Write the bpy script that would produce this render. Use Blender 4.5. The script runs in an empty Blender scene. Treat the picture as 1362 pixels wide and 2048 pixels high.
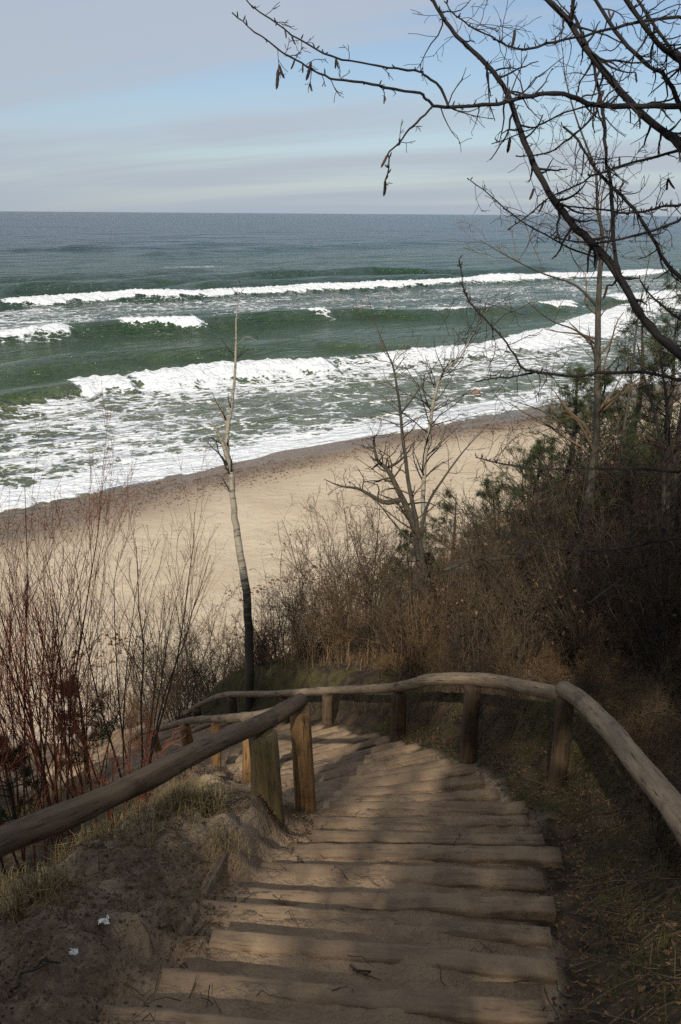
import bpy, math, random
import numpy as np
from mathutils import Matrix, Vector

# ------------------------------------------------------------------ camera
W_PX, H_PX, F_PX = 1362.0, 2048.0, 1750.0          # photograph size, focal length in its pixels
CAM = np.array([0.0, 0.0, 15.0])                   # eye 15 m above the sea (sea level z = 0)
PITCH = math.radians(18.84)
ROLL = math.radians(0.42)
scene = bpy.context.scene
C = scene.collection
cam_data = bpy.data.cameras.new("camera")
cam_data.sensor_fit = 'VERTICAL'
cam_data.sensor_height = 24.0
cam_data.lens = 24.0 * F_PX / H_PX
cam_data.clip_start = 0.05
cam_data.clip_end = 60000.0
cam = bpy.data.objects.new("camera", cam_data)
C.objects.link(cam)
Rm = Matrix.Rotation(math.radians(90) - PITCH, 4, 'X') @ Matrix.Rotation(ROLL, 4, 'Z')
cam.matrix_world = Matrix.Translation(Vector(CAM)) @ Rm
scene.camera = cam
RM = np.array(Rm.to_3x3())

# ------------------------------------------------------------------ world, sun, exposure
SUN_EL = math.radians(37.0)
SHADOW_DIR = np.array([0.215, 0.977]); SHADOW_DIR /= np.linalg.norm(SHADOW_DIR)
SUN_AZ = math.atan2(-SHADOW_DIR[0], -SHADOW_DIR[1])
CLOUD_X, CLOUD_Y = 7.3, 3.13                     # where the streaky high cloud lies overhead
world = bpy.data.worlds.new("World")
scene.world = world
world.use_nodes = True
nt = world.node_tree
nt.nodes.clear()
def wn(t, **kw):
    n = nt.nodes.new(t)
    for k, v in kw.items(): setattr(n, k, v)
    return n
out = wn('ShaderNodeOutputWorld'); bg = wn('ShaderNodeBackground')
sky = wn('ShaderNodeTexSky', sky_type='NISHITA', sun_disc=False)
sky.sun_elevation = SUN_EL; sky.sun_rotation = SUN_AZ
sky.air_density = 1.0; sky.dust_density = 0.15; sky.ozone_density = 3.0; sky.altitude = 20
tc = wn('ShaderNodeTexCoord'); sep = wn('ShaderNodeSeparateXYZ')
nt.links.new(tc.outputs['Generated'], sep.inputs[0])
def wmath(op, a, b=None):
    n = wn('ShaderNodeMath', operation=op)
    for i, v in enumerate((a, b)):
        if v is None: continue
        if isinstance(v, (int, float)): n.inputs[i].default_value = v
        else: nt.links.new(v, n.inputs[i])
    return n.outputs[0]
zc = wmath('ADD', wmath('MAXIMUM', sep.outputs['Z'], 0.0), 0.10)
cx = wmath('DIVIDE', sep.outputs['X'], zc); cy = wmath('DIVIDE', sep.outputs['Y'], zc)
comb = wn('ShaderNodeCombineXYZ')
nt.links.new(cx, comb.inputs[0]); nt.links.new(cy, comb.inputs[1])
mp0 = wn('ShaderNodeMapping'); mp0.inputs['Rotation'].default_value = (0, 0, math.radians(26))
nt.links.new(comb.outputs[0], mp0.inputs[0])
mp = wn('ShaderNodeMapping'); mp.inputs['Scale'].default_value = (0.15, 0.62, 1.0)
mp.inputs['Location'].default_value = (CLOUD_X, CLOUD_Y, 0.0)
nt.links.new(mp0.outputs[0], mp.inputs[0])
n1 = wn('ShaderNodeTexNoise'); n1.inputs['Scale'].default_value = 1.15; n1.inputs['Detail'].default_value = 7
n1.inputs['Roughness'].default_value = 0.5; n1.inputs['Distortion'].default_value = 0.5
nt.links.new(mp.outputs[0], n1.inputs['Vector'])
cr = wn('ShaderNodeValToRGB')
cr.color_ramp.interpolation = 'EASE'
cr.color_ramp.elements[0].position = 0.40; cr.color_ramp.elements[0].color = (0.10, 0.10, 0.10, 1)
cr.color_ramp.elements[1].position = 0.60; cr.color_ramp.elements[1].color = (0.80, 0.80, 0.80, 1)
nt.links.new(n1.outputs['Fac'], cr.inputs[0])
mix = wn('ShaderNodeMix', data_type='RGBA')
nt.links.new(cr.outputs[0], mix.inputs[0]); nt.links.new(sky.outputs[0], mix.inputs[6])
mix.inputs[7].default_value = (5.1, 5.45, 6.1, 1)
hz = wmath('POWER', wmath('SUBTRACT', 1.0, wmath('MINIMUM', wmath('MAXIMUM', sep.outputs['Z'], 0.0), 1.0)), 10.0)
mix2 = wn('ShaderNodeMix', data_type='RGBA')
nt.links.new(wmath('MULTIPLY', hz, 0.88), mix2.inputs[0]); nt.links.new(mix.outputs[2], mix2.inputs[6]); mix2.inputs[7].default_value = (3.7, 4.4, 5.3, 1)
nt.links.new(mix2.outputs[2], bg.inputs[0]); bg.inputs[1].default_value = 0.10
nt.links.new(bg.outputs[0], out.inputs[0])

sun_d = bpy.data.lights.new("sun", 'SUN'); sun_d.energy = 4.6; sun_d.angle = math.radians(0.53)
sun_d.color = (1.0, 0.94, 0.84)
sun = bpy.data.objects.new("sun", sun_d); C.objects.link(sun)
sdir = Vector((SHADOW_DIR[0]*math.cos(SUN_EL), SHADOW_DIR[1]*math.cos(SUN_EL), -math.sin(SUN_EL)))
sun.rotation_euler = sdir.to_track_quat('-Z', 'Y').to_euler()
sun.location = (-8, -20, 40)
scene.view_settings.view_transform = 'Standard'
scene.view_settings.look = 'None'
scene.view_settings.exposure = 0.0
scene.view_settings.gamma = 1.0
scene.render.engine = 'CYCLES'
scene.cycles.max_bounces = 4
scene.cycles.diffuse_bounces = 3
scene.cycles.glossy_bounces = 2
scene.cycles.use_denoising = False
scene.cycles.sample_clamp_indirect = 2.0
scene.cycles.sample_clamp_direct = 8.0

# ------------------------------------------------------------------ small maths
rng = np.random.default_rng(7)
def nrm(v):
    v = np.asarray(v, float)
    return v / (np.linalg.norm(v, axis=-1, keepdims=True) + 1e-12)
def sstep(a, b, x):
    t = np.clip((np.asarray(x, float) - a) / (b - a), 0, 1)
    return t * t * (3 - 2 * t)
def lerp(a, b, f): return a + (b - a) * f
def _hash(ix, iy, s):
    h = (ix.astype(np.int64) * 374761393 + iy.astype(np.int64) * 668265263 + s * 1442695041) & 0xFFFFFFFF
    h = ((h ^ (h >> 13)) * 1274126177) & 0xFFFFFFFF
    h = h ^ (h >> 16)
    return (h & 0xFFFF) / 65535.0
def vnoise(x, y, s=0):
    x = np.asarray(x, float); y = np.asarray(y, float)
    ix = np.floor(x); iy = np.floor(y); fx = x - ix; fy = y - iy
    fx = fx * fx * fx * (fx * (fx * 6 - 15) + 10); fy = fy * fy * fy * (fy * (fy * 6 - 15) + 10)
    a = _hash(ix, iy, s); b = _hash(ix + 1, iy, s); c = _hash(ix, iy + 1, s); d = _hash(ix + 1, iy + 1, s)
    return (a + (b - a) * fx) * (1 - fy) + (c + (d - c) * fx) * fy - 0.5
def fbm(x, y, oct=4, s=0, g=0.5):
    v = 0; a = 1.0; c, sn = math.cos(0.6), math.sin(0.6)
    for k in range(oct):
        v = v + a * vnoise(x, y, s + k * 17); a *= g
        x, y = (c * x - sn * y) * 2.03 + 5.3, (sn * x + c * y) * 2.03 - 3.1
    return v
def ray(px, py):
    d = RM @ np.array([(px - W_PX / 2) / F_PX, (H_PX / 2 - py) / F_PX, -1.0])
    return d
def at(px, py, D):                                  # the point seen at a pixel, D metres along the view axis
    return CAM + ray(px, py) * D
def on_plane(px, py, z=0.0):
    d = ray(px, py)
    return CAM + d * ((z - CAM[2]) / d[2])

# shore frame: TS runs along the shore, NS points out to sea
SH = math.radians(39.0)
TS = np.array([math.cos(SH), math.sin(SH)]); NS = np.array([-math.sin(SH), math.cos(SH)])
def to_tu(x, y): return x * TS[0] + y * TS[1], x * NS[0] + y * NS[1]
def from_tu(t, u): return t * TS[0] + u * NS[0], t * TS[1] + u * NS[1]

# ------------------------------------------------------------------ mesh helpers
def mesh_arrays(name, verts, faces, smooth=True, attrs=None):
    """faces: (n,3) or (n,4) int array, or list of such arrays"""
    verts = np.asarray(verts, np.float32).reshape(-1, 3)
    if not isinstance(faces, list): faces = [faces]
    faces = [np.asarray(f, np.int32) for f in faces if len(f)]
    me = bpy.data.meshes.new(name)
    me.vertices.add(len(verts)); me.vertices.foreach_set('co', verts.ravel())
    loops = np.concatenate([f.ravel() for f in faces])
    sizes = np.concatenate([np.full(len(f), f.shape[1], np.int32) for f in faces])
    starts = np.concatenate([[0], np.cumsum(sizes)[:-1]]).astype(np.int32)
    me.loops.add(len(loops)); me.loops.foreach_set('vertex_index', loops)
    me.polygons.add(len(sizes)); me.polygons.foreach_set('loop_start', starts)
    me.polygons.foreach_set('loop_total', sizes)
    me.polygons.foreach_set('use_smooth', np.full(len(sizes), smooth, bool))
    for k, v in (attrs or {}).items():
        v = np.asarray(v, np.float32)
        if v.ndim == 1:
            a = me.attributes.new(k, 'FLOAT', 'POINT'); a.data.foreach_set('value', v)
        else:
            a = me.attributes.new(k, 'FLOAT_VECTOR', 'POINT'); a.data.foreach_set('vector', v.ravel())
    me.update(calc_edges=True)
    me.validate()
    return me
def link(name, me, mat=None, parent=None, loc=None, rot=None):
    o = bpy.data.objects.new(name, me); C.objects.link(o)
    if mat is not None and me is not None and not me.materials: me.materials.append(mat)
    if parent is not None: o.parent = parent
    if loc is not None: o.location = loc
    if rot is not None: o.rotation_euler = rot
    return o
def empty(name, loc, label, cat, group=None, rotz=0.0):
    o = bpy.data.objects.new(name, None); C.objects.link(o)
    o.empty_display_size = 0.1
    o.location = loc; o.rotation_euler = (0, 0, rotz)
    o['label'] = label; o['category'] = cat
    if group: o['group'] = group
    return o
def tag(o, label=None, cat=None, group=None, kind=None):
    if label: o['label'] = label
    if cat: o['category'] = cat
    if group: o['group'] = group
    if kind: o['kind'] = kind
    return o
def copy_tree(o, label=None, parent=None):
    c = o.copy(); C.objects.link(c); c.parent = parent
    if label: c['label'] = label
    for ch in o.children: copy_tree(ch, None, c)
    return c
def tubes(polys, sides=3, bark=False):
    """polys: list of (pts (n,3), radii (n,)); returns verts, quads(list), attrs"""
    by = {}
    for p, r in polys: by.setdefault(len(p), []).append((p, r))
    VV, FF, AA, base = [], [], [], 0
    ang = np.linspace(0, 2 * math.pi, sides, endpoint=False)
    for n, L in by.items():
        P = np.array([p for p, r in L], float); R = np.array([r for p, r in L], float); m = len(L)
        T = np.zeros_like(P)
        T[:, 1:-1] = P[:, 2:] - P[:, :-2]; T[:, 0] = P[:, 1] - P[:, 0]; T[:, -1] = P[:, -1] - P[:, -2]
        T = nrm(T)
        mean = nrm(P[:, -1] - P[:, 0])
        ref = np.where(np.abs(mean[:, 2:3]) > 0.7, np.array([[1.0, 0, 0]]), np.array([[0, 0, 1.0]]))[:, None, :]
        U = nrm(np.cross(T, np.broadcast_to(ref, T.shape))); V = np.cross(T, U)
        ring = P[:, :, None, :] + R[:, :, None, None] * (np.cos(ang)[None, None, :, None] * U[:, :, None, :] + np.sin(ang)[None, None, :, None] * V[:, :, None, :])
        VV.append(ring.reshape(-1, 3))
        if bark:
            ln = np.concatenate([np.zeros((m, 1)), np.cumsum(np.linalg.norm(np.diff(P, axis=1), axis=2), axis=1)], axis=1)
            rr = np.maximum(R.mean(axis=1), 0.01)
            a = np.zeros((m, n, sides, 3))
            a[..., 0] = np.cos(ang) * rr[:, None, None]; a[..., 1] = np.sin(ang) * rr[:, None, None]
            a[..., 2] = ln[:, :, None] + (np.arange(m) * 3.71)[:, None, None]
            AA.append(a.reshape(-1, 3))
        idx = base + np.arange(m * n * sides).reshape(m, n, sides)
        A = idx[:, :-1]; B = idx[:, 1:]
        q = np.stack([A, np.roll(A, -1, axis=2), np.roll(B, -1, axis=2), B], axis=-1)
        FF.append(q.reshape(-1, 4)); base += m * n * sides
    v = np.concatenate(VV); f = np.concatenate(FF)
    return v, f, ({'bark': np.concatenate(AA)} if bark else {})
def tube_mesh(name, polys, sides=3, bark=False, along=0.0):
    v, f, a = tubes(polys, sides, bark)
    if bark: a['bark'][:, 2] += along
    return mesh_arrays(name, v, f, True, a)
def smooth_line(pts, n):
    """Catmull-Rom resample of control points (k, d) to n points"""
    P = np.asarray(pts, float)
    P = np.vstack([2 * P[0] - P[1], P, 2 * P[-1] - P[-2]])
    k = len(P) - 3
    o = []
    for s in np.linspace(0, k - 1e-6, n):
        i = int(s); f = s - i
        a, b, c, d = P[i], P[i + 1], P[i + 2], P[i + 3]
        o.append(0.5 * ((2 * b) + (c - a) * f + (2 * a - 5 * b + 4 * c - d) * f * f + (3 * b - a - 3 * c + d) * f ** 3))
    return np.array(o)
def log_mesh(name, pts, rad, sides=14, seed=0, lump=0.06, knots=4):
    """a closed, slightly lumpy log along pts with a few knots"""
    r_ = np.random.default_rng(seed)
    P = np.asarray(pts, float); n = len(P)
    R = np.broadcast_to(np.asarray(rad, float), (n,)).copy()
    v, f, a = tubes([(P, R)], sides, True)
    v = v.reshape(n, sides, 3)
    cen = P[:, None, :]
    ln = a['bark'].reshape(n, sides, 3)[:, 0, 2]
    ang = np.linspace(0, 2 * math.pi, sides, endpoint=False)
    A, Lg = np.meshgrid(ang, ln)
    s = 1 + lump * (vnoise(np.cos(A) * 1.4 + seed * 3.1, np.sin(A) * 1.4 + Lg * 2.5, seed) * 2 + vnoise(np.cos(A) * 3 + 9, np.sin(A) * 3 + Lg * 9, seed + 5))
    for k in range(knots):
        ka = r_.uniform(0, 6.28); kl = r_.uniform(*sorted((ln[0] + 0.05, ln[-1] - 0.05)))
        da = np.angle(np.exp(1j * (A - ka)))
        s += 0.14 * np.exp(-(da / 0.35) ** 2 - ((Lg - kl) / 0.035) ** 2)
    v = cen + (v - cen) * s[..., None]
    v = v.reshape(-1, 3)
    # rounded, closed ends
    e0, e1 = P[0] - nrm(P[1] - P[0]) * R[0] * 0.12, P[-1] + nrm(P[-1] - P[-2]) * R[-1] * 0.12
    i0, i1 = len(v), len(v) + 1
    ring0 = np.arange(sides); ring1 = (n - 1) * sides + np.arange(sides)
    in0 = P[0] + (v[ring0] - P[0]) * 0.86 - nrm(P[1] - P[0]) * R[0] * 0.11
    in1 = P[-1] + (v[ring1] - P[-1]) * 0.86 + nrm(P[-1] - P[-2]) * R[-1] * 0.11
    b0 = len(v); b1 = b0 + sides
    v = np.vstack([v, in0, in1, e0[None], e1[None]])
    c0 = b1 + sides; c1 = c0 + 1
    j = np.arange(sides); jn = (j + 1) % sides
    q = np.vstack([f, np.stack([ring0[jn], ring0[j], b0 + j, b0 + jn], 1), np.stack([ring1[j], ring1[jn], b1 + jn, b1 + j], 1)])
    t = np.vstack([np.stack([b0 + jn, b0 + j, np.full(sides, c0)], 1), np.stack([b1 + j, b1 + jn, np.full(sides, c1)], 1)])
    bk = a['bark']; extra = np.vstack([bk[ring0], bk[ring1], bk[:1], bk[-1:]])
    return mesh_arrays(name, v, [q, t], True, {'bark': np.vstack([bk, extra])})

# ------------------------------------------------------------------ materials
class Mat:
    def __init__(s, name):
        s.m = bpy.data.materials.new(name); s.m.use_nodes = True
        s.t = s.m.node_tree; s.b = s.t.nodes['Principled BSDF']
        s.b.inputs['Specular IOR Level'].default_value = 0.25
    def n(s, t, **kw):
        n = s.t.nodes.new(t)
        for k, v in kw.items(): setattr(n, k, v)
        return n
    def l(s, a, b): s.t.links.new(a, b)
    def put(s, v, sock):
        if isinstance(v, (int, float)): sock.default_value = v
        elif isinstance(v, tuple): sock.default_value = v if len(v) == 4 or sock.type == 'VECTOR' else (*v, 1)
        else: s.l(v, sock)
    def coord(s, scale=(1, 1, 1), src='Object'):
        mp = s.n('ShaderNodeMapping'); mp.inputs['Scale'].default_value = scale
        if src in ('Object', 'Generated'): o = s.n('ShaderNodeTexCoord').outputs[src]
        elif src == 'Position': o = s.n('ShaderNodeNewGeometry').outputs['Position']
        else: o = s.attr(src, True)
        s.l(o, mp.inputs[0]); return mp.outputs[0]
    def attr(s, name, vec=False):
        a = s.n('ShaderNodeAttribute'); a.attribute_name = name
        return a.outputs['Vector'] if vec else a.outputs['Fac']
    def noise(s, vec, scale, detail=4, rough=0.55, dist=0.0):
        n = s.n('ShaderNodeTexNoise'); s.l(vec, n.inputs['Vector'])
        n.inputs['Scale'].default_value = scale; n.inputs['Detail'].default_value = detail
        n.inputs['Roughness'].default_value = rough; n.inputs['Distortion'].default_value = dist
        return n.outputs['Fac']
    def voro(s, vec, scale, feature='F1', out='Distance'):
        n = s.n('ShaderNodeTexVoronoi', feature=feature); s.l(vec, n.inputs['Vector'])
        n.inputs['Scale'].default_value = scale
        return n.outputs[out]
    def math(s, op, a, b=0.0, clamp=False):
        n = s.n('ShaderNodeMath', operation=op, use_clamp=clamp)
        s.put(a, n.inputs[0]); s.put(b, n.inputs[1]); return n.outputs[0]
    def rng(s, v, a, b, c=0.0, d=1.0, smooth=True):
        n = s.n('ShaderNodeMapRange'); n.interpolation_type = 'SMOOTHSTEP' if smooth else 'LINEAR'
        for i, q in enumerate((v, a, b, c, d)): s.put(q, n.inputs[i])
        return n.outputs[0]
    def mix(s, f, a, b):
        n = s.n('ShaderNodeMix', data_type='RGBA')
        s.put(f, n.inputs[0]); s.put(a, n.inputs[6]); s.put(b, n.inputs[7]); return n.outputs[2]
    def bump(s, h, strength=0.5, dist=0.02):
        n = s.n('ShaderNodeBump'); s.l(h, n.inputs['Height'])
        n.inputs['Strength'].default_value = strength; n.inputs['Distance'].default_value = dist
        s.l(n.outputs[0], s.b.inputs['Normal']); return n
    def col(s, v): s.put(v, s.b.inputs['Base Color'])
    def rough(s, v): s.put(v, s.b.inputs['Roughness'])

def wood_mat(name, c0, c1, c2, green=0.0, scale=1.0):
    m = Mat(name); v = m.coord((26 * scale, 26 * scale, 2.2 * scale), 'bark')
    g = m.noise(v, 1.0, 6, 0.62, 0.4); v2 = m.coord((9, 9, 5), 'bark'); g2 = m.noise(v2, 1.0, 4)
    v3 = m.coord((70, 70, 4), 'bark'); g3 = m.noise(v3, 1.0, 3, 0.6)
    c = m.mix(m.rng(g, 0.32, 0.68), c0, c1)
    c = m.mix(m.rng(g2, 0.52, 0.72, 0, 0.85), c, c2)
    c = m.mix(m.rng(g3, 0.58, 0.66, 0, 0.75), c, (0.012, 0.009, 0.007))
    if green: c = m.mix(m.rng(m.noise(m.coord((7, 7, 2.5), 'bark'), 1.0, 4), 0.45, 0.7, 0, green), c, (0.055, 0.06, 0.014))
    m.col(c); m.rough(0.8); m.bump(m.math('ADD', g, m.math('MULTIPLY', g3, -0.6)), 0.6, 0.008)
    return m.m
def bark_mat(name, c0, c1, sc=(30, 30, 8), rough=0.85):
    m = Mat(name); v = m.coord(sc, 'bark'); g = m.noise(v, 1.0, 4, 0.6)
    m.col(m.mix(m.rng(g, 0.35, 0.65), c0, c1)); m.rough(rough); m.bump(g, 0.5, 0.006); return m.m
def twig_mat(name, c0, c1, rough=0.75):
    m = Mat(name); v = m.coord((1.3, 1.3, 1.3), 'Position'); g = m.noise(v, 1.0, 2)
    oi = m.n('ShaderNodeObjectInfo')
    f = m.math('ADD', m.math('MULTIPLY', g, 0.7), m.math('MULTIPLY', oi.outputs['Random'], 0.35))
    m.col(m.mix(m.rng(f, 0.3, 0.75), c0, c1)); m.rough(rough); return m.m

MAT = {}
MAT['log_left'] = wood_mat('weathered_dark_log', (0.09, 0.06, 0.036), (0.16, 0.108, 0.064), (0.055, 0.036, 0.022))
MAT['log_right'] = wood_mat('weathered_grey_log', (0.17, 0.122, 0.076), (0.27, 0.198, 0.128), (0.11, 0.078, 0.048))
MAT['post'] = wood_mat('brown_post_wood', (0.17, 0.096, 0.04), (0.29, 0.16, 0.065), (0.07, 0.042, 0.022), 0.2)
MAT['post_shaded'] = wood_mat('shade_toned_post_wood', (0.055, 0.035, 0.02), (0.105, 0.066, 0.036), (0.03, 0.02, 0.014), 0.3)  # right-hand posts: shade on them is put into the wood colour
MAT['post_green'] = wood_mat('mossy_post_wood', (0.12, 0.085, 0.038), (0.20, 0.14, 0.062), (0.07, 0.052, 0.022), 0.4)
MAT['alder'] = bark_mat('dark_alder_bark', (0.008, 0.007, 0.007), (0.022, 0.018, 0.016))
MAT['grey_bark'] = bark_mat('grey_smooth_bark', (0.028, 0.024, 0.018), (0.068, 0.057, 0.041))
MAT['twig'] = twig_mat('brown_twig', (0.045, 0.031, 0.018), (0.13, 0.088, 0.048))
MAT['twig_dark'] = twig_mat('dark_twig', (0.012, 0.009, 0.008), (0.034, 0.024, 0.018))
MAT['twig_red'] = twig_mat('red_brown_twig', (0.17, 0.045, 0.024), (0.33, 0.10, 0.05))
MAT['twig_tan'] = twig_mat('tan_twig', (0.10, 0.06, 0.028), (0.22, 0.13, 0.06))
MAT['needle'] = twig_mat('pine_needle', (0.022, 0.034, 0.012), (0.06, 0.075, 0.022))
MAT['dead_leaf'] = twig_mat('dry_leaf', (0.10, 0.055, 0.024), (0.19, 0.11, 0.05))
MAT['catkin'] = twig_mat('catkin_brown', (0.03, 0.018, 0.012), (0.07, 0.04, 0.02))
# white and black birch bark
m = Mat('birch_bark'); v = m.coord((6, 6, 22), 'bark'); g = m.noise(v, 1.0, 4, 0.6)
v2 = m.coord((14, 14, 4), 'bark'); g2 = m.noise(v2, 1.0, 4, 0.6)
zz = m.n('ShaderNodeSeparateXYZ'); m.l(m.attr('bark', True), zz.inputs[0])
low = m.rng(zz.outputs[2], 1.0, 2.9, 0.42, 0.0)
c = m.mix(m.rng(m.math('SUBTRACT', g, low), 0.26, 0.56), (0.05, 0.042, 0.03), (0.27, 0.235, 0.175))
c = m.mix(m.rng(g2, 0.55, 0.7, 0, 0.6), c, (0.12, 0.095, 0.06)); m.col(c); m.rough(0.75); m.bump(g2, 0.5, 0.01)
MAT['birch'] = m.m

# ------------------------------------------------------------------ terrain
# path of the stairway: plan points and heights; it bends left beyond the landing
PATH = np.array([(-0.45, -0.6, 13.57), (-0.18, 1.0, 12.85), (0.03, 2.4, 12.22), (0.30, 3.7, 11.635), (0.52, 4.64, 11.21), (0.60, 5.4, 10.87),
                 (0.36, 6.6, 10.27), (-0.25, 8.1, 9.47), (-0.95, 9.6, 8.62), (-1.9, 11.1, 7.7), (-3.0, 12.4, 6.85),
                 (-4.3, 13.6, 5.9), (-5.8, 15.0, 4.8), (-7.5, 17.0, 3.4), (-9.5, 20.0, 1.78)])
PL = smooth_line(PATH, 480)
S_ARC = np.concatenate([[0], np.cumsum(np.linalg.norm(np.diff(PL[:, :2], axis=0), axis=1))])
PT = nrm(np.gradient(PL[:, :2], axis=0)); PR = np.stack([PT[:, 1], -PT[:, 0]], 1)      # right-hand normal
def s_of_y(y): return float(np.interp(y, PL[:200, 1], S_ARC[:200]))
STEP_S = [s_of_y(y) for y in (-0.15, 0.22, 0.58, 0.95, 1.3, 1.65, 1.98, 2.30, 2.66, 3.02, 3.36, 3.66, 4.03, 4.40, 4.72, 5.06, 5.42, 5.76)]
while STEP_S[-1] < S_ARC[-1] - 0.5: STEP_S.append(STEP_S[-1] + 0.345)
STEP_S = np.array(STEP_S)
def path_z(s): return np.interp(s, S_ARC, PL[:, 2])
STEP_Z = path_z(STEP_S)
TH_P = np.arctan2(PT[:, 0], PT[:, 1])
TH_B = np.where(PL[:, 1] < 6.4, np.radians(np.interp(PL[:, 1], [0, 2, 3, 4.2, 5.2, 5.9], [9, 7.5, 5, 1.5, -1.5, -6])), TH_P)
wB = sstep(5.7, 6.5, PL[:, 1]); DELTA = (TH_P - TH_B) * (1 - wB)              # how far each board is turned against the path
def nearest_path(x, y):
    """signed lateral distance (right +) and arc length"""
    sh = x.shape; x = x.ravel(); y = y.ravel()
    d = np.full(x.shape, 99.0); s = np.zeros(x.shape)
    sel = np.where((x > -14) & (x < 6) & (y > -3) & (y < 24))[0]
    for ch in np.array_split(sel, max(1, len(sel) // 8000 + 1)):
        dx = x[ch, None] - PL[None, :, 0]; dy = y[ch, None] - PL[None, :, 1]
        q = dx * dx + dy * dy; i = q.argmin(1); k = np.arange(len(ch))
        along = dx[k, i] * PT[i, 0] + dy[k, i] * PT[i, 1]
        d[ch] = dx[k, i] * PR[i, 0] + dy[k, i] * PR[i, 1]
        far = np.abs(along) > 0.3
        d[ch] = np.where(far, np.sign(d[ch]) * np.sqrt(q[k, i]), d[ch])
        s[ch] = S_ARC[i] + np.clip(along, -0.1, 0.1)
    return d.reshape(sh), s.reshape(sh)
BU = np.array([-60, -12, -4, -1.0, 1.0, 10, 17.5, 19.5, 21.5, 26, 36, 42, 45, 49, 60, 90])
BZ = np.array([16.0, 14.3, 13.6, 13.45, 12.6, 7.2, 2.7, 1.95, 1.75, 1.6, 1.15, 0.55, 0.0, -0.5, -2.0, -4.0])
def base_z(x, y):
    t, u = to_tu(x, y)
    uu = u + 1.3 * vnoise(t * 0.09, t * 0 + 3, 3) + 0.0
    uu = np.where(u > 36, u + (1.6 * np.sin(t * 0.115 + 0.6) + 2.0 * vnoise(t * 0.07, t * 0 + 1.7, 4) + 0.5 * vnoise(t * 0.4, t * 0, 8)) * sstep(36, 42, u), uu)
    z = 0
    for o in (-0.9, -0.3, 0.3, 0.9): z = z + 0.25 * np.interp(uu + o, BU, BZ)
    slope = sstep(-3, 1, u) * (1 - sstep(17, 20, u)); beach = sstep(18, 21, u)
    z = z + slope * (0.55 * fbm(x * 0.33, y * 0.33, 3, 11) + 0.22 * fbm(x * 1.3, y * 1.3, 3, 21))
    z = z + beach * (0.10 * fbm(x * 0.25, y * 0.25, 3, 31) + 0.05 * fbm(x * 1.1, y * 1.1, 2, 41)) * (1 - sstep(38, 44, u))
    return z
def ground(x, y, full=False):
    x = np.asarray(x, float); y = np.asarray(y, float)
    z = base_z(x, y); d, s = nearest_path(np.atleast_1d(x), np.atleast_1d(y))
    d = d.reshape(x.shape); s = s.reshape(x.shape)
    se = s - np.clip(d, -1.2, 1.2) * np.tan(np.interp(s, S_ARC, DELTA))
    k = np.clip(np.searchsorted(STEP_S, se), 0, len(STEP_S) - 1)
    zt = STEP_Z[k]
    frac = np.clip((STEP_S[k] - se) / 0.34, 0, 1)
    smooth = path_z(s) - 0.02
    # sandy treads, worn a little behind each board
    zt = zt + 0.003 - 0.008 * np.sin(np.pi * frac) + 0.012 * fbm(x * 2.6, y * 2.6, 3, 51) + 0.010 * fbm(x * 14, y * 14, 2, 61)
    zt = zt - (0.05 * sstep(0.05, 0.85, d + 0.5 * vnoise(x * 1.7, y * 1.7, 55)) - 0.012 * sstep(0.5, 0.85, -d)) * sstep(0.0, 0.3, frac + 0.05)
    rough = 0.05 * fbm(x * 2.1, y * 2.1, 4, 71, 0.6) + 0.05 * fbm(x * 7.5, y * 7.5, 3, 75, 0.6)
    wob = 0.10 * vnoise(x * 2.2, y * 2.2, 81)
    # left shoulder of sand up to the handrail, then down the slope
    left = -d
    sh_z = smooth + 0.02 + 0.08 * np.sin(np.clip((left - 0.85) / 1.0, 0, 1) * 3.14) + rough * 2.3 - 0.10 * sstep(1.3, 2.2, left)
    near = 1 - sstep(13, 16, s)
    w_sh = (1 - sstep(1.45, 2.9, left)) * near + (1 - near) * (1 - sstep(0.9, 1.4, left))
    zl = lerp(z + 0.02 * fbm(x * 6, y * 6, 3, 91), sh_z, w_sh)
    # right bank, cut by the steps
    bank = 0.16 + 0.22 * sstep(5.5, 7.5, s)
    far_s = sstep(5.2, 7.0, s)
    edge_r = smooth + 0.02 + lerp(0.46 * sstep(0.88, 1.75, d), 0.58 * sstep(1.08, 1.65, d), far_s) + rough * 1.2
    zr = lerp(edge_r, np.maximum(z, edge_r - 0.2) + rough, sstep(1.5, 4.0, d))
    zr = np.where(d > 5.5, z + rough, zr)
    zr = lerp(zr, z + rough, sstep(14, 16, s))
    c_l = sstep(0.80, 1.0, left + wob * 0.6); c_r = sstep(0.72, 1.06, d + wob)
    zz = np.where(d < 0, lerp(zt, zl, c_l), lerp(zt, zr, c_r))
    onp = np.abs(d) < 60
    res = np.where(onp, zz, z)
    if full: return res, d, s
    return res
def g1(x, y): return float(ground(np.array([x]), np.array([y]))[0])
def on_ground(px, py, off=0.0):
    d = ray(px, py); D = np.arange(2.0, 70, 0.02)
    P = CAM + d[None] * D[:, None]
    h = P[:, 2] - (ground(P[:, 0], P[:, 1]) + off)
    i = int(np.argmax(h < 0))
    return P[i] if h.min() < 0 else P[-1]
def graded(lo, hi, step, far_lo, far_hi, g):
    a = list(np.arange(lo, hi + 1e-6, step)); s = step
    while a[-1] < far_hi: s *= g; a.append(a[-1] + s)
    s = step; b = []
    x = lo
    while x > far_lo: s *= g; x -= s; b.append(x)
    return np.array(b[::-1] + a)
gx = graded(-3.6, 3.4, 0.045, -420, 420, 1.035)
gy = graded(1.6, 13.5, 0.045, -260, 420, 1.022)
X, Y = np.meshgrid(gx, gy)
Z, Dp, Sp = ground(X, Y, True)
Tt, Uu = to_tu(X, Y)
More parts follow.
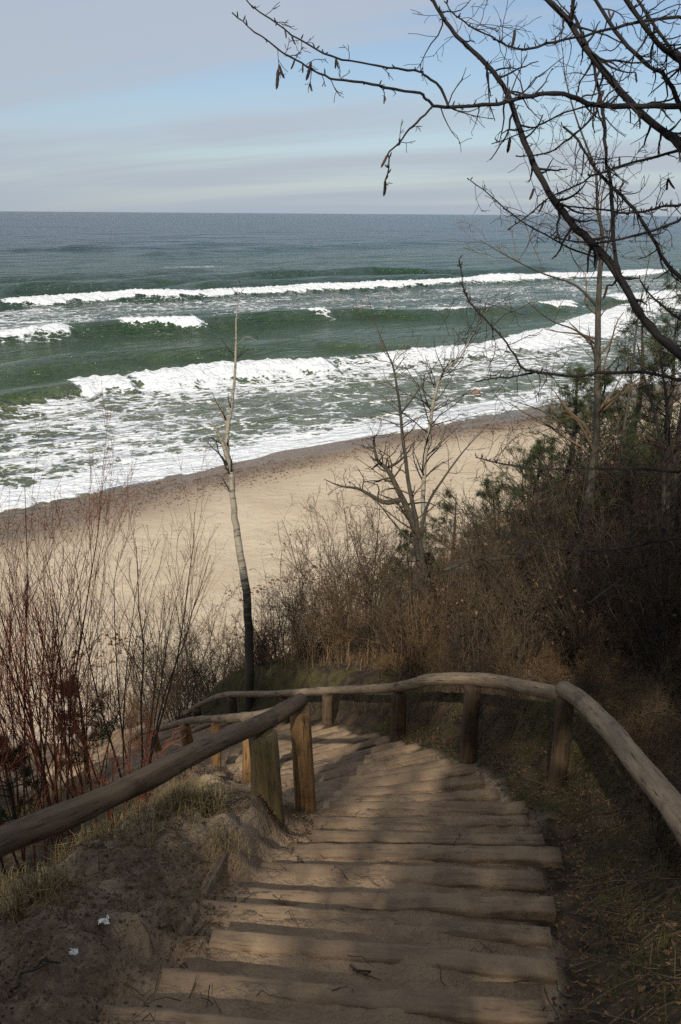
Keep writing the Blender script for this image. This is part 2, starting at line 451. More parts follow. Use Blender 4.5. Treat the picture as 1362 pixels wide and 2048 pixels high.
slope_m = sstep(-3, 0.5, Uu) * (1 - sstep(17.0, 20.5, Uu + 1.5 * vnoise(X * .3, Y * .3, 5)))
dpn = Dp + 0.25 * vnoise(X * 2.5, Y * 2.5, 101)
near_path = np.where(dpn > 0, 1 - sstep(0.66, 0.84, dpn), 1 - sstep(0.95, 1.25, -dpn))
left_sand = (Dp < 0) * (1 - sstep(1.25, 2.3, -Dp + 0.7 * vnoise(X * 1.6, Y * 1.6, 103))) * (1 - sstep(11, 14, Sp))
soil = slope_m * (1 - np.maximum(near_path, left_sand * 0.92))
soil = np.maximum(soil, 1 - sstep(-3, 0.5, Uu))
litter = np.clip(left_sand * sstep(0.75, 1.0, -Dp) * sstep(0.0, 0.35, fbm(X * 1.7 + 4, Y * 1.7, 4, 107, 0.6) + 0.06) + near_path * sstep(0.6, 0.95, Dp) * 0.8, 0, 1)
moss = np.clip(soil * sstep(0.02, 0.35, fbm(X * 0.9, Y * 0.9, 4, 111) + 0.05), 0, 1) * (1 - 0.75 * sstep(3.0, 5.0, Dp))
moss = np.maximum(moss, sstep(0.85, 1.15, Dp) * (1 - sstep(1.5, 2.2, Dp)) * sstep(0.0, 0.25, fbm(X * 2, Y * 2, 3, 113) + 0.12))
wv = Uu + 1.6 * np.sin(Tt * 0.115 + 0.6) + 2.0 * vnoise(Tt * .07, Tt * 0 + 1.7, 4) + 0.5 * vnoise(Tt * 0.4, Tt * 0, 8)
wet = sstep(34.0, 42.5, wv + 2.5 * vnoise(Tt * .12, Tt * 0 + 9.1, 121))
peb = 0.8 * sstep(38.5, 41.5, wv + 3.0 * fbm(Tt * .10 + 3, Uu * .15, 2, 123)) * (1 - 0.6 * sstep(44, 46, wv)) * sstep(-0.35, 0.05, vnoise(Tt * 0.06 + 8.2, Tt * 0, 125) + 0.15)
ny, nx = X.shape
idx = np.arange(nx * ny).reshape(ny, nx)
quads = np.stack([idx[:-1, :-1], idx[:-1, 1:], idx[1:, 1:], idx[1:, :-1]], -1).reshape(-1, 4)
me = mesh_arrays('ground', np.stack([X, Y, Z], -1).reshape(-1, 3), quads, True,
                 {'soil': soil.ravel(), 'litter': litter.ravel(), 'moss': moss.ravel(), 'wet': wet.ravel(), 'peb': peb.ravel(),
                  'trod': np.maximum(near_path, left_sand * 0.85).ravel() * slope_m.ravel()})
m = Mat('sand_and_soil'); P3 = m.coord((1, 1, 1), 'Position')
n_f = m.noise(P3, 90, 2, 0.7); n_m = m.noise(P3, 5.5, 4, 0.6); n_l = m.noise(P3, 0.35, 3, 0.6); n_g = m.noise(P3, 22, 4, 0.65)
dry = m.mix(m.rng(n_l, 0.3, 0.7), (0.55, 0.435, 0.30), (0.63, 0.515, 0.37))
dry = m.mix(m.rng(n_f, 0.35, 0.7, 0, 0.35), dry, (0.30, 0.22, 0.14))
speck = m.rng(m.voro(P3, 2.6), 0.05, 0.16, 1, 0); sp_n = m.rng(m.noise(P3, 0.5, 3), 0.45, 0.6)
dry = m.mix(m.math('MULTIPLY', m.math('MULTIPLY', speck, sp_n), 0.6), dry, (0.14, 0.10, 0.07))
trod = m.mix(m.rng(n_m, 0.3, 0.7), (0.215, 0.143, 0.085), (0.32, 0.22, 0.132))
trod = m.mix(m.rng(n_g, 0.58, 0.74, 0, 0.45), trod, (0.12, 0.085, 0.058))
col = m.mix(m.attr('trod'), dry, trod)
wetc = m.mix(m.rng(n_m, 0.35, 0.65), (0.20, 0.14, 0.088), (0.25, 0.175, 0.11))
wet_a = m.attr('wet'); col = m.mix(wet_a, col, wetc)
vor = m.voro(P3, 7.0, 'F1', 'Color'); vs = m.n('ShaderNodeSeparateColor'); m.l(vor, vs.inputs[0])
pc = m.mix(vs.outputs[0], (0.075, 0.05, 0.034), (0.23, 0.165, 0.11))
peb_a = m.math('MULTIPLY', m.attr('peb'), m.rng(n_m, 0.30, 0.5, 0.35, 0.95))
col = m.mix(peb_a, col, pc)
so = m.mix(m.rng(n_m, 0.35, 0.65), (0.030, 0.020, 0.012), (0.085, 0.055, 0.030))
so = m.mix(m.rng(n_g, 0.5, 0.7, 0, 0.6), so, (0.085, 0.056, 0.03))
so = m.mix(m.math('MULTIPLY', m.attr('moss'), m.rng(n_m, 0.35, 0.6, 0.2, 1.0)), so, m.mix(n_g, (0.026, 0.024, 0.007), (0.098, 0.080, 0.022)))
col = m.mix(m.math('MULTIPLY', m.attr('soil'), m.rng(m.math('ADD', n_m, m.attr('soil')), 0.7, 1.15)), col, so)
lit = m.mix(m.rng(n_g, 0.4, 0.65), (0.05, 0.034, 0.022), (0.13, 0.088, 0.055))
col = m.mix(m.math('MULTIPLY', m.attr('litter'), m.rng(n_g, 0.34, 0.62, 0.25, 0.92)), col, lit)
m.col(col)
m.rough(m.rng(wet_a, 0.2, 1.0, 0.95, 0.38))
hh = m.math('ADD', m.math('MULTIPLY', n_f, 0.25), m.math('ADD', n_g, m.math('MULTIPLY', n_m, 1.4)))
tramp = m.math('MULTIPLY', m.math('SUBTRACT', 1.0, m.math('MAXIMUM', m.attr('wet'), m.attr('soil'))), m.noise(P3, 1.6, 3, 0.55))
m.bump(m.math('ADD', hh, m.math('MULTIPLY', tramp, 4.0)), 0.75, 0.035)
MAT['ground'] = m.m
gobj = link('ground', me, MAT['ground']); gobj['kind'] = 'structure'
gobj['label'] = 'sandy cliff slope running down to a pale beach'

# ------------------------------------------------------------------ the sea
def wave_line(pix):
    P = np.array([on_plane(a, b)[:2] for a, b in pix]); t, u = to_tu(P[:, 0], P[:, 1])
    o = np.argsort(t); return t[o], u[o]
def px_t(px, line):                                # shore coordinate of a crest at a photo column
    best = None
    for a, b in zip(line[:-1], line[1:]):
        if a[0] <= px <= b[0]:
            f = (px - a[0]) / (b[0] - a[0]); best = (px, a[1] + f * (b[1] - a[1]))
    if best is None: best = line[0] if px < line[0][0] else line[-1]
    p = on_plane(*best); return to_tu(p[0], p[1])[0]
W1 = [(-120, 845), (0, 815), (60, 803), (150, 780), (240, 772), (300, 766), (400, 757), (500, 748), (600, 742), (700, 730), (760, 727), (850, 716), (940, 706), (1040, 690), (1130, 664), (1250, 622), (1362, 600), (1500, 585)]
W2 = [(-100, 690), (0, 678), (100, 672), (170, 662), (240, 656), (390, 653), (500, 641), (620, 633), (700, 628), (800, 630), (900, 625), (1000, 622), (1130, 612), (1250, 603), (1362, 590), (1480, 580)]
W2B = [(0, 742), (60, 736), (200, 716), (330, 708), (450, 703), (560, 700)]
W2C = [(500, 690), (620, 686), (720, 690), (820, 700)]
W3 = [(-100, 620), (20, 608), (200, 597), (400, 590), (600, 581), (800, 572), (900, 566), (1000, 561), (1100, 556), (1200, 552), (1362, 547), (1500, 543)]
W4 = [(0, 582), (200, 575), (420, 554), (560, 549), (740, 544), (840, 548), (960, 545), (1100, 540)]
W4B = [(380, 573), (560, 566), (740, 558), (900, 556)]
W5 = [(0, 560), (150, 553), (300, 548), (420, 540)]
W6 = [(300, 512), (500, 500), (700, 492), (900, 484), (1200, 480)]
W7 = [(0, 500), (250, 497), (500, 485)]
# crest, height, front width, back width, [(px0, px1, strength, foam depth shoreward, foam depth seaward)]
WAVES = [
    (W1, 1.05, 1.5, 4.5, [(148, 242, 1.0, 5.0, 1.2), (268, 640, 1.0, 4.6, 1.2), (640, 770, 0.62, 5, 1.2), (765, 1010, 0.97, 4.2, 1.2), (1000, 1500, 0.90, 8, 2.5)]),
    (W2, 1.15, 2.4, 5.0, [(-100, 130, 0.95, 3.0, 2.5), (243, 392, 1.0, 4.0, 3.0), (620, 646, 1.0, 2.0, 1.4), (1088, 1135, 1.0, 4, 2), (1225, 1480, 1.0, 9, 4), (840, 950, 0.7, 1.5, 4.5)]),
    (W2B, 0.85, 2.5, 4, []), (W2C, 0.55, 2.2, 4, []),
    (W3, 1.25, 2.2, 6, [(16, 1330, 1.0, 6.0, 2.0)]),
    (W4, 1.5, 4, 8, []), (W4B, 1.2, 4, 7, []), (W5, 1.2, 5, 9, []), (W6, 1.5, 8, 14, []), (W7, 1.3, 8, 14, []),
]
gu = graded(41.5, 150.0, 0.33, 40.9, 42000, 1.03)
gt = graded(-40, 165, 0.40, -42000, 42000, 1.12)
Tg, Ug = np.meshgrid(gt, gu)
zs = 0.0 * Tg; foam = 0.0 * Tg; lump = 0.0 * Tg
inner = sstep(40, 60, Ug) * (1 - sstep(200, 420, Ug))
zs += inner * (0.10 * fbm(Tg * 0.16, Ug * 0.42, 4, 201) + 0.20 * fbm(Tg * 0.04, Ug * 0.16, 2, 205))
zs += (1 - sstep(500, 1500, Ug)) * sstep(110, 180, Ug) * (0.6 * fbm(Tg * 0.02, Ug * 0.08, 3, 209) + 0.35 * fbm(Tg * 0.06, Ug * 0.2, 3, 211))
for wi, (line, h, wf, wb, segs) in enumerate(WAVES):
    lt, lu = wave_line(line)
    uc = np.interp(gt, lt, lu) + 0.7 * vnoise(gt * 0.22, gt * 0, 221 + wi) + 0.35 * vnoise(gt * 0.8, gt * 0, 251 + wi)
    fade = sstep(lt[0] - 8, lt[0] + 6, gt) * (1 - sstep(lt[-1] - 6, lt[-1] + 8, gt))
    if line in (W1, W2, W3): fade = np.ones_like(gt)
    hh = h * fade * (0.85 + 0.5 * vnoise(gt * 0.09, gt * 0 + 2, 231 + wi))
    Fw = np.zeros_like(gt); FD = np.full_like(gt, 3.0); FB = np.full_like(gt, 1.5)
    for (a, b, st, fd, fb) in segs:
        ta, tb = px_t(a, line), px_t(b, line); e = 1.0 + 0.02 * abs(tb - ta)
        w = sstep(ta - e, ta + e * .4, gt) * (1 - sstep(tb - e * .4, tb + e, gt)) * st
        sel = w > Fw; FD[sel] = fd; FB[sel] = fb; Fw = np.maximum(Fw, w)
    FD = FD * (0.8 + 0.55 * vnoise(gt * 0.3, gt * 0 + 7, 241 + wi) + 0.4 * vnoise(gt * 1.1, gt * 0 + 3, 243 + wi))
    q = Ug - uc[None, :]
    wfe = wf + Fw[None, :] * FD[None, :] * 0.33
    zs += hh[None, :] * np.where(q > 0, np.exp(-(q / wb) ** 2), np.exp(-(q / wfe) ** 2))
    zs -= hh[None, :] * 0.18 * np.exp(-((q + 3.2 * wfe) / (1.6 * wfe)) ** 2)
    edge = 0.7 * fbm(Tg * 0.7, Ug * 0.7, 3, 261 + wi)
    body = sstep(-1.0, -0.72, (q + edge) / FD[None, :]) * (1 - sstep(0.5, 1.3, (q + edge * 0.8) / FB[None, :]))
    foam = np.maximum(foam, body * Fw[None, :])
    lump = np.maximum(lump, body * Fw[None, :] * sstep(0.6, 1.0, Fw)[None, :])
    # thinning lace behind and in front of each breaker
    trail = np.exp(-np.clip(-q - FD[None, :] * .5, 0, None) / 9.0) * (q < 0) * Fw[None, :] * 0.44
    foam = np.maximum(foam, trail)
zs += lump * (0.32 * np.abs(fbm(Tg * 0.55, Ug * 0.7, 3, 271)) + 0.45 * np.abs(fbm(Tg * 1.3, Ug * 1.5, 3, 275, 0.6)) - 0.02)
# lacy wash between the inner breaker and the sand
lt1, lu1 = wave_line(W1); u1 = np.interp(gt, lt1, lu1)[None, :]
wash = sstep(44.0, 46, Ug) * (1 - sstep(-3.0, 0.0, Ug - u1))
far_r = sstep(20, 42, Tg)                                 # calmer, greyer run-up far along the shore on the right
prof = 0.60 + 0.28 * (1 - sstep(1.5, 7, Ug - 45.0)) * (1 - 0.55 * far_r) + 0.10 * vnoise(Tg * .07, Ug * .13, 281)
prof = prof - 0.20 * far_r * sstep(3, 7, Ug - 45.0) * (1 - sstep(u1 - 12 - 1e-3, u1 - 4, Ug))
foam = np.maximum(foam, wash * prof)
# older foam streaks between the outer breakers, stronger to the left
lt3, lu3 = wave_line(W3); u3 = np.interp(gt, lt3, lu3)[None, :]
lt2, lu2 = wave_line(W2); u2 = np.interp(gt, lt2, lu2)[None, :]
mid = sstep(0, 3, Ug - u2) * (1 - sstep(-10, -2, Ug - u3))
t300 = px_t(330, W2)
foam = np.maximum(foam, mid * (0.40 + 0.16 * (1 - sstep(t300 - 20, t300 + 10, Tg)) + 0.10 * vnoise(Tg * .05, Ug * .1, 283)))
foam = np.maximum(foam, (Ug > u1) * (Ug < u2) * 0.16)
pa = on_plane(400, 532); pt_, pu_ = to_tu(pa[0], pa[1])
foam = np.maximum(foam, 0.50 * np.exp(-((Tg - pt_) / 13) ** 2 - ((Ug - pu_ + 0.05 * (Tg - pt_)) / 7) ** 2))
shore_lift = 0.10 * (1 - sstep(45, 52, Ug)) * (vnoise(Tg * 0.5, Ug * 0.5, 291) * 0.5 + 0.6)
zs += shore_lift - 0.02
dist = np.hypot(*from_tu(Tg, Ug))
xs, ys = from_tu(Tg, Ug)
ny, nx = Tg.shape
idx = np.arange(nx * ny).reshape(ny, nx)
quads = np.stack([idx[:-1, :-1], idx[:-1, 1:], idx[1:, 1:], idx[1:, :-1]], -1).reshape(-1, 4)
me = mesh_arrays('sea', np.stack([xs, ys, zs], -1).reshape(-1, 3), quads, True,
                 {'foam': foam.ravel(), 'shal': (1 - sstep(46, 150, Ug)).ravel(), 'edge': (1 - sstep(43, 50, Ug)).ravel(), 'wash': (wash * (1 - 0.5 * far_r)).ravel(),
                  'off': sstep(130, 500, Ug).ravel(), 'tu': np.stack([Tg, Ug, 0 * Ug], -1).reshape(-1, 3)})
m = Mat('sea_water'); tu = m.attr('tu', True)
def tmap(sc):
    mp = m.n('ShaderNodeMapping'); mp.inputs['Scale'].default_value = sc; m.l(tu, mp.inputs[0]); return mp.outputs[0]
fo = m.attr('foam')
a2 = m.noise(tmap((1.3, 1.9, 1)), 1.0, 4, 0.6, 0.5)
warp = m.n('ShaderNodeVectorMath', operation='ADD'); wsc = m.n('ShaderNodeVectorMath', operation='SCALE')
nz = m.n('ShaderNodeTexNoise'); nz.inputs['Scale'].default_value = 0.55; nz.inputs['Detail'].default_value = 3; m.l(tu, nz.inputs['Vector'])
m.l(nz.outputs['Color'], wsc.inputs[0]); wsc.inputs['Scale'].default_value = 3.6
m.l(tu, warp.inputs[0]); m.l(wsc.outputs[0], warp.inputs[1])
net1 = m.voro(warp.outputs[0], 0.36, 'DISTANCE_TO_EDGE'); net2 = m.voro(warp.outputs[0], 0.95, 'DISTANCE_TO_EDGE')
rid1 = m.math('SUBTRACT', 1.0, m.math('MULTIPLY', net1, 3.4))
rid2 = m.math('SUBTRACT', 0.95, m.math('MULTIPLY', net2, 3.2))
big = m.noise(tmap((0.09, 0.16, 1)), 1.0, 3, 0.5)
lace = m.math('ADD', m.math('MAXIMUM', rid1, m.math('MULTIPLY', rid2, 0.8)), m.math('ADD', m.math('MULTIPLY', m.math('SUBTRACT', big, 0.5), 1.2), m.math('MULTIPLY', m.math('SUBTRACT', a2, 0.5), 1.1)))
thr = m.math('ADD', m.rng(fo, 0.0, 0.85, 1.45, 0.10, False), m.rng(fo, 0.72, 0.90, 0.0, -2.6))
fmask = m.math('MULTIPLY', m.rng(m.math('SUBTRACT', lace, thr), -0.05, 0.22), m.rng(fo, 0.10, 0.22))
deep = m.mix(m.attr('off'), (0.024, 0.054, 0.026), (0.018, 0.044, 0.066))
shal = m.mix(m.rng(big, 0.35, 0.65), (0.042, 0.074, 0.024), (0.068, 0.098, 0.036))
wcol = m.mix(m.attr('shal'), deep, shal)
wcol = m.mix(m.math('MULTIPLY', m.attr('wash'), m.rng(big, 0.3, 0.7, 0.45, 0.9)), wcol, (0.15, 0.155, 0.095))
wcol = m.mix(m.attr('edge'), wcol, (0.17, 0.125, 0.085))
fcol = m.mix(m.rng(a2, 0.3, 0.7), (0.70, 0.71, 0.70), (0.84, 0.84, 0.83))
m.col(m.mix(fmask, wcol, fcol))
m.rough(m.rng(fmask, 0.0, 0.5, 0.16, 0.85))
m.b.inputs['IOR'].default_value = 1.33; m.b.inputs['Specular IOR Level'].default_value = 0.5
rot = m.n('ShaderNodeMapping'); rot.inputs['Rotation'].default_value = (0, 0, -SH); m.l(m.n('ShaderNodeNewGeometry').outputs['Position'], rot.inputs[0])
def pmap(sc):
    mp = m.n('ShaderNodeMapping'); mp.inputs['Scale'].default_value = sc; m.l(rot.outputs[0], mp.inputs[0]); return mp.outputs[0]
r1 = m.math('SUBTRACT', m.noise(pmap((0.5, 1.3, 0.0)), 1.0, 4, 0.62, 0.3), 0.5); r2 = m.math('SUBTRACT', m.noise(pmap((0.12, 0.36, 0.0)), 1.0, 4, 0.6, 0.2), 0.5)
r3 = m.math('SUBTRACT', m.noise(pmap((0.03, 0.10, 0.0)), 1.0, 4, 0.6), 0.5)
hgt = m.math('ADD', m.math('MULTIPLY', r1, 1.3), m.math('ADD', m.math('MULTIPLY', r2, 3.2), m.math('ADD', m.math('MULTIPLY', r3, 6.5), m.math('MULTIPLY', m.math('MULTIPLY', m.math('SUBTRACT', m.noise(pmap((0.010, 0.036, 0.0)), 1.0, 4, 0.65), 0.5), m.attr('off')), 26.0))))
hgt = m.math('ADD', m.math('MULTIPLY', hgt, m.rng(fo, 0.45, 0.85, 1.0, 0.18)), m.math('MULTIPLY', fo, m.math('MULTIPLY', m.math('SUBTRACT', a2, 0.5), 0.5)))
m.bump(hgt, 1.0, 1.0)
MAT['sea'] = m.m
sea = link('sea', me, MAT['sea']); sea['kind'] = 'structure'; sea['label'] = 'green-grey sea with white breakers rolling in'

#@@OBJECTS@@
# ------------------------------------------------------------------ the stairway: one board per step
stair = empty('stairway', (0, 0, 0), 'sand-filled wooden stairway winding down the cliff between log handrails', 'stairway')
def board_mesh(name, L, w, h, seed, cover):
    """a plank with softened edges, a little warped; long axis X, top at z = 0"""
    r_ = np.random.default_rng(seed); n = 22
    prof = np.array([(-w/2, -h), (-w/2, -0.016), (-w/2 + 0.006, -0.004), (-w/2 + 0.018, 0.0), (0, 0.003), (w/2 - 0.022, 0.0), (w/2 - 0.006, -0.006), (w/2, -0.02), (w/2, -h)])
    xs_ = np.linspace(-L/2, L/2, n); k = len(prof)
    V = np.zeros((n, k, 3))
    for i, x in enumerate(xs_):
        dz = 0.007 * math.sin(x * 1.7 + seed) + 0.008 * float(vnoise(np.array([x * 3]), np.array([seed * 1.0]), 5)[0])
        dy = 0.012 * math.sin(x * 1.3 + seed * 2) + 0.010 * float(vnoise(np.array([x * 4 + 9]), np.array([seed * 1.0]), 6)[0])
        V[i, :, 0] = x; V[i, :, 1] = prof[:, 0] + dy; V[i, :, 2] = prof[:, 1] + dz
        V[i, 1:-1, 2] += 0.004 * r_.standard_normal(k - 2); V[i, 1:-1, 1] += 0.003 * r_.standard_normal(k - 2)
    V[0, :, 0] += 0.012 * r_.standard_normal(); V[-1, :, 0] += 0.012 * r_.standard_normal()
    idx = np.arange(n * k).reshape(n, k)
    q = np.stack([idx[:-1, :-1], idx[1:, :-1], idx[1:, 1:], idx[:-1, 1:]], -1).reshape(-1, 4)
    tris = []
    for row, fl in ((idx[0], 1), (idx[-1], 0)):
        for j in range(1, k - 1): tris.append((row[0], row[j], row[j + 1]) if fl else (row[0], row[j + 1], row[j]))
    v = V.reshape(-1, 3)
    return mesh_arrays(name, v, [q, np.array(tris)], True, {'bark': np.stack([v[:, 1] * 1.0, v[:, 2], v[:, 0] + seed * 5.3], 1)})
m = Mat('step_board_wood'); v = m.coord((34, 34, 2.0), 'bark'); g = m.noise(v, 1.0, 5, 0.62, 0.3); P3 = m.coord((1, 1, 1), 'Position')
sandn = m.noise(P3, 4.2, 5, 0.62); fine = m.noise(P3, 60, 3, 0.6)
c = m.mix(m.rng(g, 0.3, 0.7), (0.125, 0.083, 0.05), (0.22, 0.152, 0.094))
c = m.mix(m.rng(m.noise(m.coord((80, 80, 3), 'bark'), 1.0, 2), 0.60, 0.68, 0, 0.7), c, (0.03, 0.022, 0.016))
c = m.mix(m.rng(sandn, 0.40, 0.60, 0.15, 0.92), c, m.mix(fine, (0.21, 0.142, 0.085), (0.31, 0.214, 0.13)))
m.col(c); m.rough(0.9); m.bump(m.math('ADD', m.math('MULTIPLY', g, 0.8), fine), 0.5, 0.006)
MAT['board'] = m.m
r_ = np.random.default_rng(11)
for k, (s_, z_) in enumerate(zip(STEP_S, STEP_Z)):
    if s_ > 17.5: break
    i = int(np.argmin(np.abs(S_ARC - s_)))
    c = PL[i]; tdir = PT[i]
    L = 1.60 + r_.uniform(-0.14, 0.14)
    off = r_.uniform(-0.07, 0.09)
    wid = r_.uniform(0.10, 0.145) if s_ < 8 else 0.10
    me = board_mesh('step_board', L, wid, 0.15, k + 1, 0)
    ang = math.atan2(-tdir[0], tdir[1]) + DELTA[i] + r_.normal(0, 0.015); bd = np.array([math.cos(ang), math.sin(ang)]); fw = np.array([-bd[1], bd[0]])
    link('step_board', me, MAT['board'], stair, (c[0] + bd[0] * off - fw[0] * 0.02, c[1] + bd[1] * off - fw[1] * 0.02, z_ + 0.006 + r_.uniform(-0.008, 0.008)),
         (0.045 + r_.normal(0, 0.02), r_.normal(0, 0.006), ang))
# half-buried stringer planks in the sand left of the steps
def buried_plank(pa, pb, wd, label, seed):
    a = on_ground(*pa); b = on_ground(*pb); L = float(np.linalg.norm(b - a))
    me = board_mesh('plank', L, wd, 0.10, seed, 0)
    d = nrm(b - a); mid = (a + b) / 2
    o = link('half_buried_plank', me, MAT['board'], None, (mid[0], mid[1], mid[2] + 0.002))
    zax = nrm(np.cross(d, np.cross([0, 0, 1.0], d))); yax = np.cross(zax, d)
    o.rotation_euler = Matrix(np.array([d, yax, zax]).T.tolist()).to_euler()
    tag(o, label, 'plank', 'planks buried beside the steps')
buried_plank((452, 1692), (398, 1786), 0.05, 'half-buried plank edge in sand just in front of the thick mossy post', 41)
buried_plank((388, 1800), (342, 1878), 0.045, 'lower half-buried plank end among leaf litter left of the steps', 42)

# ------------------------------------------------------------------ handrails
def rail_log(parent, ctrl, rad, n, seed, mat, knots=5, sides=14):
    P = smooth_line([at(*c) for c in ctrl], n)
    return link('rail_log', log_mesh('rail_log', P, np.linspace(rad[0], rad[1], n), sides, seed, 0.10, knots + 3), mat, parent)
def post(parent, px, py, D, rad, seed, mat, lean=(0, 0), bury=0.25, top=0.0):
    p = at(px, py, D); x, y = p[0] + lean[0], p[1] + lean[1]
    zb = g1(x, y) - bury; n = 10
    P = np.array([lerp(np.array([x, y, zb]), np.array([p[0], p[1], p[2] + top]), f) for f in np.linspace(0, 1, n)])
    return link('post', log_mesh('post', P, np.linspace(rad * 1.06, rad * 0.97, n), 14, seed, 0.07, 3), mat, parent)
pb = at(540, 1480, 5.65)
lh = empty('handrail', (pb[0], pb[1], g1(pb[0], pb[1])), 'dark log handrail on thick posts along the left side of the stairs', 'handrail')
lh_inv = lambda o: setattr(o, 'matrix_parent_inverse', Matrix.Translation(-lh.location))
L0 = rail_log(lh, [(-330, 1840, 2.75), (-120, 1745, 3.25), (0, 1682, 3.62), (130, 1632, 3.98), (250, 1577, 4.35), (380, 1512, 4.9), (460, 1474, 5.35), (540, 1440, 5.8)], (0.062, 0.058), 40, 3, MAT['log_left'], 7)
L1 = rail_log(lh, [(534, 1443, 5.78), (570, 1420, 6.0), (603, 1401, 6.22)], (0.057, 0.052), 12, 4, MAT['log_left'], 1)
L2 = rail_log(lh, [(596, 1404, 6.26), (565, 1418, 6.9), (525, 1430, 7.5), (470, 1436, 8.6), (430, 1438, 9.5), (375, 1442, 10.8), (330, 1455, 12.3), (283, 1466, 14.0), (262, 1478, 15.2)], (0.046, 0.040), 40, 5, MAT['log_right'], 9)
lp = [post(lh, 524, 1470, 5.68, 0.098, 11, MAT['post_green'], (0.045, -0.03)), post(lh, 600, 1425, 6.2, 0.078, 12, MAT['post'], (0.05, 0.0)),
      post(lh, 497, 1444, 8.05, 0.062, 13, MAT['post'], (-0.02, 0.0)), post(lh, 432, 1449, 9.45, 0.055, 14, MAT['post'], (-0.03, 0.05)),
      post(lh, 370, 1453, 10.8, 0.070, 15, MAT['post'], (0.06, 0.0)), post(lh, 308, 1470, 13.0, 0.062, 16, MAT['post'], (0.08, 0.0)),
      post(lh, 276, 1480, 14.6, 0.07, 17, MAT['post']), post(lh, -150, 1775, 3.2, 0.08, 18, MAT['post'])]
for o in [L0, L1, L2] + lp: lh_inv(o)
pb = at(1132, 1390, 6.6)
rh = empty('handrail', (pb[0], pb[1], g1(pb[0], pb[1])), 'pale grey log handrail curving along the right bank of the stairs', 'handrail')
rh_inv = lambda o: setattr(o, 'matrix_parent_inverse', Matrix.Translation(-rh.location))
R0 = rail_log(rh, [(1560, 1935, 3.05), (1460, 1790, 3.5), (1362, 1640, 4.1), (1290, 1548, 4.75), (1215, 1455, 5.6), (1165, 1402, 6.25), (1128, 1378, 6.62)], (0.068, 0.066), 34, 21, MAT['log_right'], 7)
R1 = rail_log(rh, [(1142, 1389, 6.58), (1090, 1382, 6.85), (1030, 1370, 7.15), (960, 1359, 7.55), (900, 1357, 8.0), (850, 1361, 8.6), (812, 1371, 9.2), (788, 1375, 9.62)], (0.060, 0.053), 36, 22, MAT['log_right'], 8)
R3 = rail_log(rh, [(812, 1369, 9.3), (797, 1373, 9.5), (740, 1378, 10.2), (655, 1381, 11.5), (635, 1382, 11.75)], (0.049, 0.052), 24, 24, MAT['log_right'], 5)
R2 = rail_log(rh, [(675, 1381, 11.3), (610, 1384, 12.0), (540, 1388, 12.8), (480, 1388, 13.4), (440, 1392, 14.0), (404, 1407, 14.9), (365, 1429, 15.6), (325, 1446, 16.1), (285, 1462, 16.5), (255, 1475, 17.0)], (0.048, 0.040), 44, 23, MAT['log_right'], 8)
rp = [post(rh, 1131, 1396, 6.6, 0.066, 31, MAT['post_shaded']), post(rh, 946, 1372, 7.62, 0.075, 32, MAT['post_shaded']), post(rh, 798, 1386, 9.5, 0.080, 33, MAT['post_shaded']),
      post(rh, 655, 1392, 11.5, 0.072, 34, MAT['post_shaded']), post(rh, 463, 1397, 13.6, 0.075, 35, MAT['post_shaded'], (0.02, 0)), post(rh, 393, 1418, 15.0, 0.08, 36, MAT['post_shaded']),
      post(rh, 330, 1454, 16.0, 0.07, 37, MAT['post_shaded']), post(rh, 1455, 1800, 3.55, 0.075, 38, MAT['post_shaded']), post(rh, 568, 1396, 12.5, 0.06, 39, MAT['post_shaded'])]
for o in [R0, R1, R2, R3] + rp: rh_inv(o)

# ------------------------------------------------------------------ growing bare wood
def cross3(a, b): return np.array([a[1] * b[2] - a[2] * b[1], a[2] * b[0] - a[0] * b[2], a[0] * b[1] - a[1] * b[0]])
def unit(a): return a / (math.sqrt(a[0] * a[0] + a[1] * a[1] + a[2] * a[2]) + 1e-12)
def grow(r_, p, d, L, r0, lev, cfg, out):
    n = cfg['seg'][lev]; P = [np.array(p, float)]; d = unit(np.asarray(d, float)); W_ = r_.normal(0, cfg['wander'][lev], (n, 3))
    for i in range(n):
        d = d + W_[i]; d[2] += cfg['up'][lev]; d = unit(d)
        P.append(P[-1] + d * (L / n))
    P = np.array(P); R = np.linspace(r0, max(r0 * cfg['taper'], cfg['rmin']), n + 1)
    out[lev].append((P, R))
    sub(r_, P, R, L, lev, cfg, out)
def sub(r_, P, R, L, lev, cfg, out, dens=1.0):
    if lev + 1 >= len(cfg['seg']): return
    n = len(P) - 1
    k = int(round(cfg['num'][lev] * dens * r_.uniform(0.7, 1.3)))
    for j in range(k):
        f = r_.uniform(cfg['from'][lev], 0.99) * n; i = min(int(f), n - 1); q = f - i
        pos = P[i] + (P[i + 1] - P[i]) * q; tan = unit(P[i + 1] - P[i])
        side = unit(cross3(tan, r_.normal(0, 1, 3)))
        a = cfg['ang'][lev] * r_.uniform(0.7, 1.3)
        dd = tan * math.cos(a) + side * math.sin(a)
        rr = max((R[i] + (R[i + 1] - R[i]) * q) * cfg['rr'], cfg['rmin'])
        grow(r_, pos, dd, L * cfg['lr'][lev] * r_.uniform(0.5, 1.2) * (1.15 - 0.6 * f / n), rr, lev + 1, cfg, out)
def two_part(t, name_a, polys_a, mat_a, name_b, polys_b, mat_b, sa=6, sb=3):
    a = link(name_a, tube_mesh(name_a, polys_a, sa, True), mat_a, t)
    b = link(name_b, tube_mesh(name_b, polys_b, sb, False), mat_b, t)
    return a, b
SHRUB = dict(seg=[7, 5, 3], wander=[0.11, 0.16, 0.2], up=[0.04, 0.06, 0.05], taper=0.3, rmin=0.0016, num=[9, 5], ang=[0.65, 0.75], lr=[0.42, 0.45], rr=0.55)
SHRUB['from'] = [0.15, 0.15]
